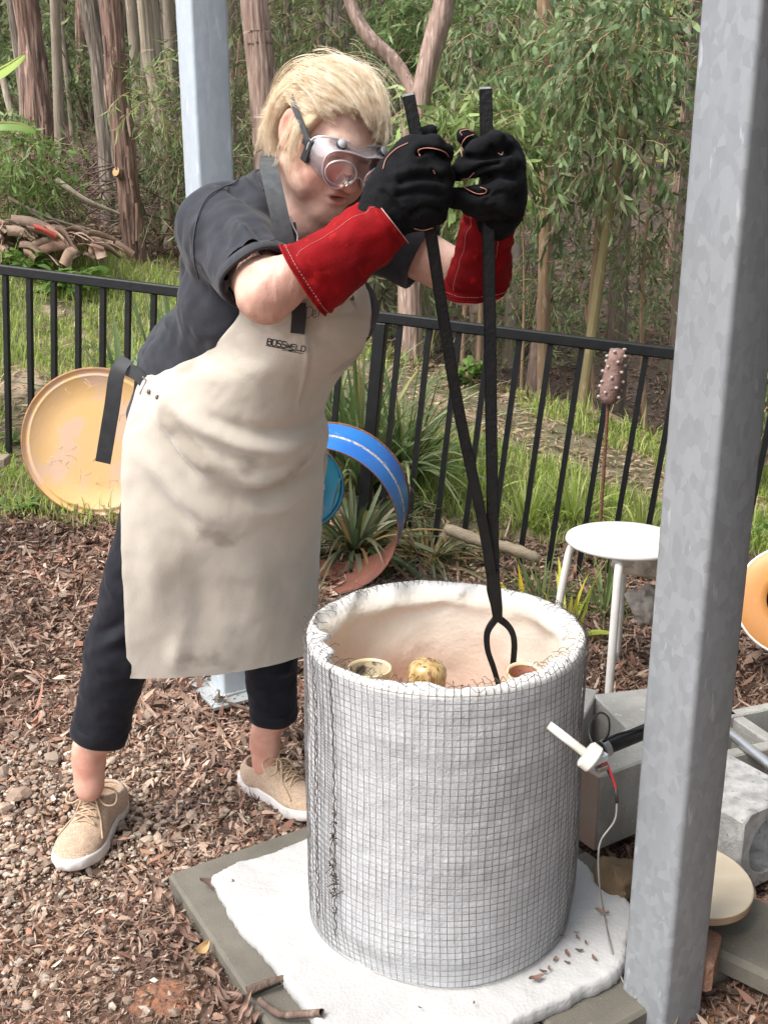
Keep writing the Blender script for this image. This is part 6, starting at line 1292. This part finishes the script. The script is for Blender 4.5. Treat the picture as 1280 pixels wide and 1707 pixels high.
# --- green bush, banana leaves and bark heap at the upper left
sapling('light green soft-leaved bush at the left edge', W3(40, 400, 6.7), W3(40, 260, 6.7), .012, [(W3(30, 260, 6.6), (.24, .3, .20), 90, 10, .2, .10, .018, .5, [(.20, .30, .09), (.26, .36, .12), (.15, .24, .07)]), (W3(70, 330, 6.8), (.30, .3, .18), 70, 10, .18, .08, .014, .5, [(.17, .24, .08), (.22, .28, .11)])], m_green, 'bush')
def bigleaf(pts, w, label, col_):
    t = thing('banana_leaf', label, 'leaf', P(*pts[0][:2], Y=5.6), 'banana leaves'); p = cr([P(x, y, Y=5.6 + e) for x, y, e in pts], 14); tg_ = nrm(np.gradient(p, axis=0)); s = nrm(np.cross(tg_, (.1, -.6, .8))); wd = w * np.sin(np.linspace(.25, math.pi - .03, 14))[:, None] ** .7
    MB().grid(np.stack([p - s * wd - [0, 0, .02], p - s * wd * .5, p, p + s * wd * .5, p + s * wd - [0, 0, .02]], 1), col=np.broadcast_to(col_, (70, 3))).build('blade', m_leaf, t); MB().tube(p, np.linspace(.008, .003, 14), 6).build('midrib', m_green, t)
bigleaf([(-60, 150, .1), (-20, 128, 0), (15, 108, 0), (42, 90, 0)], .045, 'bright yellow-green banana leaf, upper of two at the left edge', (.36, .52, .07)); bigleaf([(-60, 215, .1), (-10, 206, 0), (30, 206, 0), (60, 216, 0)], .035, 'darker banana leaf, lower of two at the left edge', (.22, .36, .08))
bh = thing('bark_heap', 'heap of stripped bark and palm husks on the bank at the left edge', 'bark heap', gp(50, 400, 6.5))
m_husk = mat('bark_husk', (.42, .30, .23), (.32, .21, .16), 12, .9, .4, 60, stretch=(1, 1, 1), attr=True)
for i in range(120):
    px_, py_ = R_.uniform(-40, 165), R_.uniform(362, 425); py_ = max(py_, 352 + .32 * max(px_, 0)); b0 = P(px_, py_, Y=6.5 + R_.uniform(-.25, .25)); d = nrm(np.array([R_.normal() * .8 + .6, R_.normal() * .6, -.28 + R_.normal() * .12])); l = R_.uniform(.07, .26)
    mb = ribbon([b0, b0 + d * l * .5 + [0, 0, R_.uniform(0, .03)], b0 + d * l + [0, 0, -.01]], nrm(R_.normal(size=3) + [0, -.5, 1]), R_.uniform(.02, .075), .003, 8); mb.C = [np.broadcast_to(palette(1, [(1.3, 1.25, 1.2), (1, .9, .85), (.7, .6, .55), (1.5, 1.4, 1.25)])[0], (len(mb.V[0]), 3))]; mb.build('bark_piece', m_husk, bh)
for x_, y_, l, r in ((95, 300, .35, .02), (15, 330, .5, .012), (40, 345, .4, .01)): b0 = P(x_, y_, Y=6.5); trunk_mb([b0, b0 + [l * .5, 0, -.12], b0 + [l, .1, -.2]], r, r * .5, .1, 3, 8).build('dead_branch', m_pale, bh)
ribbon([P(58, 378, Y=6.25), P(75, 384, Y=6.2), P(95, 395, Y=6.2)], (0, -.4, 1), .035, .006, 10).build('red_husk', mat('red_husk', (.42, .06, .04), (.3, .05, .04), 20, .6), bh)
tag(trunk_mb([P(5, 130, Y=7), P(20, 190, Y=6.95), P(48, 270, Y=6.9), P(60, 330, Y=6.9)], .022, .026, .06, 6, 12).build('bare_stem', m_pale), 'bare leaning pale stem beside the banana leaves', 'stem')

# ------------------------------------------------------------------ ground cover near the kiln
def on_pad(x, y, g=.0):
    rx, ry = x - PA[0], y - PA[1]; a = rx * E1[0] + ry * E1[1]; b = rx * E2[0] + ry * E2[1]; return (a > -g) & (a < .804 + g) & (b > -g) & (b < .804 + g)
BR = [(.35, .22, .16), (.46, .32, .24), (.25, .15, .105), (.58, .44, .34), (.15, .095, .07), (.40, .27, .205), (.085, .058, .044), (.38, .185, .125)]
def zone(x, y):
    """1 where bark and leaves lie thick, 0 where gravel shows through"""
    nz = fbm(np.stack([x * 2.2, y * 2.2, 0 * x], 1), 3, 60); g = np.exp(-(((x + .62) / .62) ** 2 + ((y - 2.06) / .36) ** 2) * 1.1) + .18 * np.exp(-(((x + .75) / .35) ** 2 + ((y - 1.55) / .25) ** 2))
    return np.clip(.98 - 1.15 * g + .6 * nz, .08, 1)
n = 190000; y = 1.05 + 3.0 * R_.random(n) ** .85; x = R_.uniform(-1, 1, n) * (.44 * y + .12); k = (R_.random(n) < zone(x, y)) & ~on_pad(x, y, -.006); x, y = x[k], y[k]
p = np.stack([x, y, terr(x, y) + .002 + .020 * R_.random(len(x)) ** 1.6], 1); n = len(p); fine_ = R_.random(n) < .6; near_fg = sstep(1.9, 1.4, y); big_ = (R_.random(n) < .10) ; L = np.where(fine_, R_.uniform(.008, .026, n), R_.uniform(.022, .055, n)) * np.where(big_, 1.5, 1) * (1 - .42 * near_fg * (x < -.3)) * .88 * (1 + .4 * sstep(2.1, 2.7, y)); W_f = np.where(R_.random(n) < .72, R_.uniform(.08, .17, n), R_.uniform(.2, .36, n)) * L
C = palette(n, BR, .2); dk = sstep(-.1, .4, fbm(np.stack([x * 1.3, y * 1.3, 0 * x], 1), 2, 66))[:, None]; C = C * (1 - .35 * dk)
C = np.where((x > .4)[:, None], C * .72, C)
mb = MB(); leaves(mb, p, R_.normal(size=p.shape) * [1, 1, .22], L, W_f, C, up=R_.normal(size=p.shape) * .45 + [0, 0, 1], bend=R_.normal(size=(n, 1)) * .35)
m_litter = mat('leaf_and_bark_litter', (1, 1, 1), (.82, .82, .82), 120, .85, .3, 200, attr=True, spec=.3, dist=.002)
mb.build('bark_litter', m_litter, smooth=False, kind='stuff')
# gravel
ICO = np.array([(0, 0, 1), (.894, 0, .447), (.276, .851, .447), (-.724, .526, .447), (-.724, -.526, .447), (.276, -.851, .447), (.724, .526, -.447), (-.276, .851, -.447), (-.894, 0, -.447), (-.276, -.851, -.447), (.724, -.526, -.447), (0, 0, -1)])
IT = np.array([(0, 1, 2), (0, 2, 3), (0, 3, 4), (0, 4, 5), (0, 5, 1), (1, 6, 2), (2, 7, 3), (3, 8, 4), (4, 9, 5), (5, 10, 1), (2, 6, 7), (3, 7, 8), (4, 8, 9), (5, 9, 10), (1, 10, 6), (11, 7, 6), (11, 8, 7), (11, 9, 8), (11, 10, 9), (11, 6, 10)])
ST_ = [(.46, .36, .28), (.60, .53, .45), (.36, .25, .18), (.30, .23, .185), (.42, .25, .165), (.20, .15, .125)]
n = 52000; y = 1.1 + 1.6 * R_.random(n); x = R_.uniform(-1, .55, n) * (.44 * y + .12); k = (R_.random(n) < 1.12 - zone(x, y)) & ~on_pad(x, y, .0); x, y = x[k], y[k]; n = len(x); s = .0016 + .0095 * R_.random(n) ** 4
p = np.stack([x, y, terr(x, y) + .004 + s * .4 + .008 * R_.random(n)], 1); V = ICO[None] * (1 + R_.normal(size=(n, 12, 1)) * .26); an = R_.uniform(0, 6.28, n); ca, sa_ = np.cos(an)[:, None], np.sin(an)[:, None]; V = V * (np.array([1, .75, .6]) * R_.uniform(.75, 1.25, (n, 1, 3))); V = np.stack([V[..., 0] * ca - V[..., 1] * sa_, V[..., 0] * sa_ + V[..., 1] * ca, V[..., 2]], -1)
mb = MB(); V = p[:, None] + V * s[:, None, None]; mb.add(V.reshape(-1, 3), None, (np.arange(n)[:, None, None] * 12 + IT[None]).reshape(-1, 3), np.repeat(palette(n, ST_, .15), 12, 0)); m_grav = mat('gravel_stone', (1, 1, 1), (.78, .76, .72), 90, .9, .4, 300, attr=True, dist=.001); mb.build('gravel', m_grav, smooth=False, kind='stuff')
# larger stones, one by one
proto = []
for q in range(5):
    V = ICO.copy(); T2 = IT.tolist(); V = V.tolist(); nt = []; mid = {}
    def mp(a, b):
        key = (min(a, b), max(a, b))
        if key not in mid: mid[key] = len(V); V.append(((np.array(V[a]) + np.array(V[b])) / 2 / np.linalg.norm((np.array(V[a]) + np.array(V[b])) / 2)).tolist())
        return mid[key]
    for a, b, c in T2: ab, bc_, ca_ = mp(a, b), mp(b, c), mp(c, a); nt += [(a, ab, ca_), (b, bc_, ab), (c, ca_, bc_), (ab, bc_, ca_)]
    d = np.array(V); k = 1 + .3 * fbm(d * 1.7 + q * 9, 3, q); 
    for _ in range(5): v = nrm(R_.normal(size=3)); k = np.minimum(k, .75 / np.maximum(d @ v, .3) * R_.uniform(.9, 1.2))
    o = MB().add(d * k[:, None] * [1, .8, .62], None, nt, np.broadcast_to(palette(1, ST_[:4], .1), (len(d), 3))).build('prototype', m_grav, smooth=False); proto.append(o.data); bpy.data.objects.remove(o)
big = [(90, 1270, .024), (35, 1330, .030), (10, 1350, .024), (180, 1135, .022), (60, 1255, .02), (25, 1230, .018), (118, 1100, .02), (115, 1385 - 60, .018), (320, 1357, .016), (232, 1350, .011), (275, 1400, .012), (52, 1565, .014), (30, 1547, .013), (245, 1465, .012), (205, 1490, .012), (215, 1672, .012), (285, 1395, .009), (398, 1415, .012), (175, 1235, .013), (185, 1270, .017), (55, 1415 - 60, .016), (8, 1290, .022), (140, 1210, .014), (70, 1190, .014), (225, 1200, .012), (300, 1190, .012), (255, 1260, .012), (60, 1045, .018), (110, 1035, .018), (265, 1360, .010), (345, 1300, .009), (310, 1420, .010), (20, 1490, .012), (150, 1580, .010), (90, 1640, .010), (250, 1590, .009)]
big += [(R_.uniform(0, 330), R_.uniform(1140, 1430), R_.uniform(.008, .019)) for _ in range(40)]
big = [t_ for t_ in big if not (60 < t_[0] < 190 and 1290 < t_[1] < 1460) or t_[2] > 5]
for i, (a, b, s) in enumerate(big):
    c = P(a, b, z=.01); on_ = on_pad(c[0], c[1]); o = bpy.data.objects.new('stone', proto[i % 5]); COL.objects.link(o); o.location = (c[0], c[1], float(terr(c[0], c[1])) + s * .42 + (.045 if on_ else .008)); s *= 1.05; o.scale = (s, s * R_.uniform(.8, 1.2), s); o.rotation_euler = (R_.normal() * .3, R_.normal() * .3, R_.uniform(0, 6.28))
    if on_: tag(o, 'small pale stone lying on the corner of the brown paving slab', 'stone')
    else: tag(o, ('big' if s > .015 else 'small') + ' pale angular stone ' + ('near the left edge, level with the near shoe' if a < 60 and 1180 < b < 1450 else 'beside the ankle of the near shoe' if a < 200 and 1180 < b < 1450 else 'in the mulch above the near shoe' if b <= 1180 else 'between the two shoes' if b < 1480 else 'in the chips below the near shoe'), 'stone', 'larger pale stones in the gravel')
# dry leaves: a drift against the slab edge, and single ones on the slab and the sheet
def dry(c, L, W, az, col_, label, group, curl=.3, tilt=(0, 0)):
    u = np.linspace(0, 1, 7); w = np.sin(np.clip(u * math.pi, .05, 3.1)) ** .8 * W / 2; x = u * L - L / 2; z = curl * L * (u - .5) ** 2; V = np.stack([np.stack([x, s * w, z + abs(s) * W * .28 * (1 + .3 * np.sin(u * 9))], 1) for s in (-1, -.5, 0, .5, 1)], 1)
    Rm = np.array(Matrix.Rotation(az, 3, 'Z') @ Matrix.Rotation(tilt[0], 3, 'X') @ Matrix.Rotation(tilt[1], 3, 'Y')); o = MB().grid(V.reshape(-1, 3).reshape(7, 5, 3) @ Rm.T + c, col=np.broadcast_to(col_, (35, 3))).build('dry_leaf', m_litter); tag(o, label, 'leaf', group)
for i in range(70):
    t = R_.random(); e = PA + E2 * (t * .62 + .05) + E1 * (-.012 - abs(R_.normal()) * .045); c = np.array([e[0], e[1], .012 + R_.random() * .04 * (1 if (e - PA) @ E1 > -.04 else .5)]); dry(c, R_.uniform(.030, .065), R_.uniform(.010, .020), R_.uniform(0, 6.28), palette(1, [(.26, .16, .12), (.36, .24, .18), (.16, .10, .075), (.30, .2, .16)])[0], 'curled dry gum leaf in the %s of the drift against the slab edge' % ('upper end' if t < .33 else 'middle' if t < .66 else 'lower end'), 'drift of dry leaves', R_.uniform(-.6, 1.4), (R_.normal() * .5, R_.normal() * .5))
q = P(272, 1668, z=0); a = np.arange(40) / 40 * 2 * math.pi; rr = .062 * (1 + .25 * vnoise(np.stack([np.cos(a) * 2, np.sin(a) * 2, 0 * a], 1), 5)); mb = MB()
mb.grid(np.stack([np.stack([q[0] + rr * k * np.cos(a), q[1] + .8 * rr * k * np.sin(a), .011 * (1 - k ** 2) + .006 + .004 * vnoise(np.stack([np.cos(a) * k * 6, np.sin(a) * k * 6, 0 * a], 1), 6) * (k < .95) - .012 * (k > .95)], 1) for k in (1, .9, .75, .6, .45, .3, .15, .01)]), wrap_u=True)
mb.build('clay_patch', mat('orange_clay', (.27, .125, .07), (.19, .10, .065), 30, .95, .8, 120, c3=(.42, .2, .1), sscale=60, sthr=.6), kind='structure')
dry(P(335, 1462 + 125, z=.045), .05, .022, 1.2, (.50, .33, .16), 'pale ochre leaf on top of the leaf drift', None, .5, (.3, .2)); dry(P(365, 1478, z=.052), .075, .024, -.2, (.15, .10, .085), 'dark curled leaf on the slab at the corner of the fibre sheet', None, .8, (.2, -.1)); dry(P(384, 1502, z=.052), .06, .020, 1.9, (.20, .13, .10), 'brown pointed leaf hanging beside the dark curled one on the slab', None, .6, (-.2, .15))
for i, (a, b, L) in enumerate([(960, 1555, .012), (962, 1563, .012), (945, 1590, .018), (925, 1600, .016), (945, 1605, .012), (965, 1585, .015), (893, 1632, .028), (915, 1615, .012), (1003, 1521, .026), (990, 1598, .016), (935, 1560, .01), (905, 1650 - 30, .014), (700, 1680, .008), (790, 1672, .008), (976, 1572, .011)]): c = P(a, b, z=.081); dry(c, L, L * .45, R_.uniform(0, 6.28), palette(1, [(.22, .13, .10), (.30, .19, .14), (.14, .09, .07)])[0], 'small brown leaf fragment lying on the white fibre sheet', 'leaf fragments on the fibre sheet', .5)
m_stick = bark('stick_bark', (.17, .11, .085), (.10, .07, .055), (.26, .19, .15))
tag(trunk_mb([P(432, 1667, z=.058), P(465, 1690, z=.060), P(505, 1690, z=.066), P(536, 1688, z=.088)], .0058, .0062, .35, 3, 12).build('stick', m_stick), 'knobbly broken stick reaching onto the fibre sheet', 'stick'); tag(trunk_mb([P(412, 1652, z=.056), P(440, 1640, z=.06), P(478, 1628, z=.064)], .0075, .0045, .4, 5, 12).build('stick', m_stick), 'split brown stick lying on the slab above the knobbly one', 'stick')
tag(trunk_mb([P(440, 1190, z=.02), P(380, 1172, z=.03), P(330, 1160, z=.02)], .006, .004, .2, 9, 10).build('stick', m_stick), 'thin stick lying in the mulch behind the legs of the woman', 'stick')
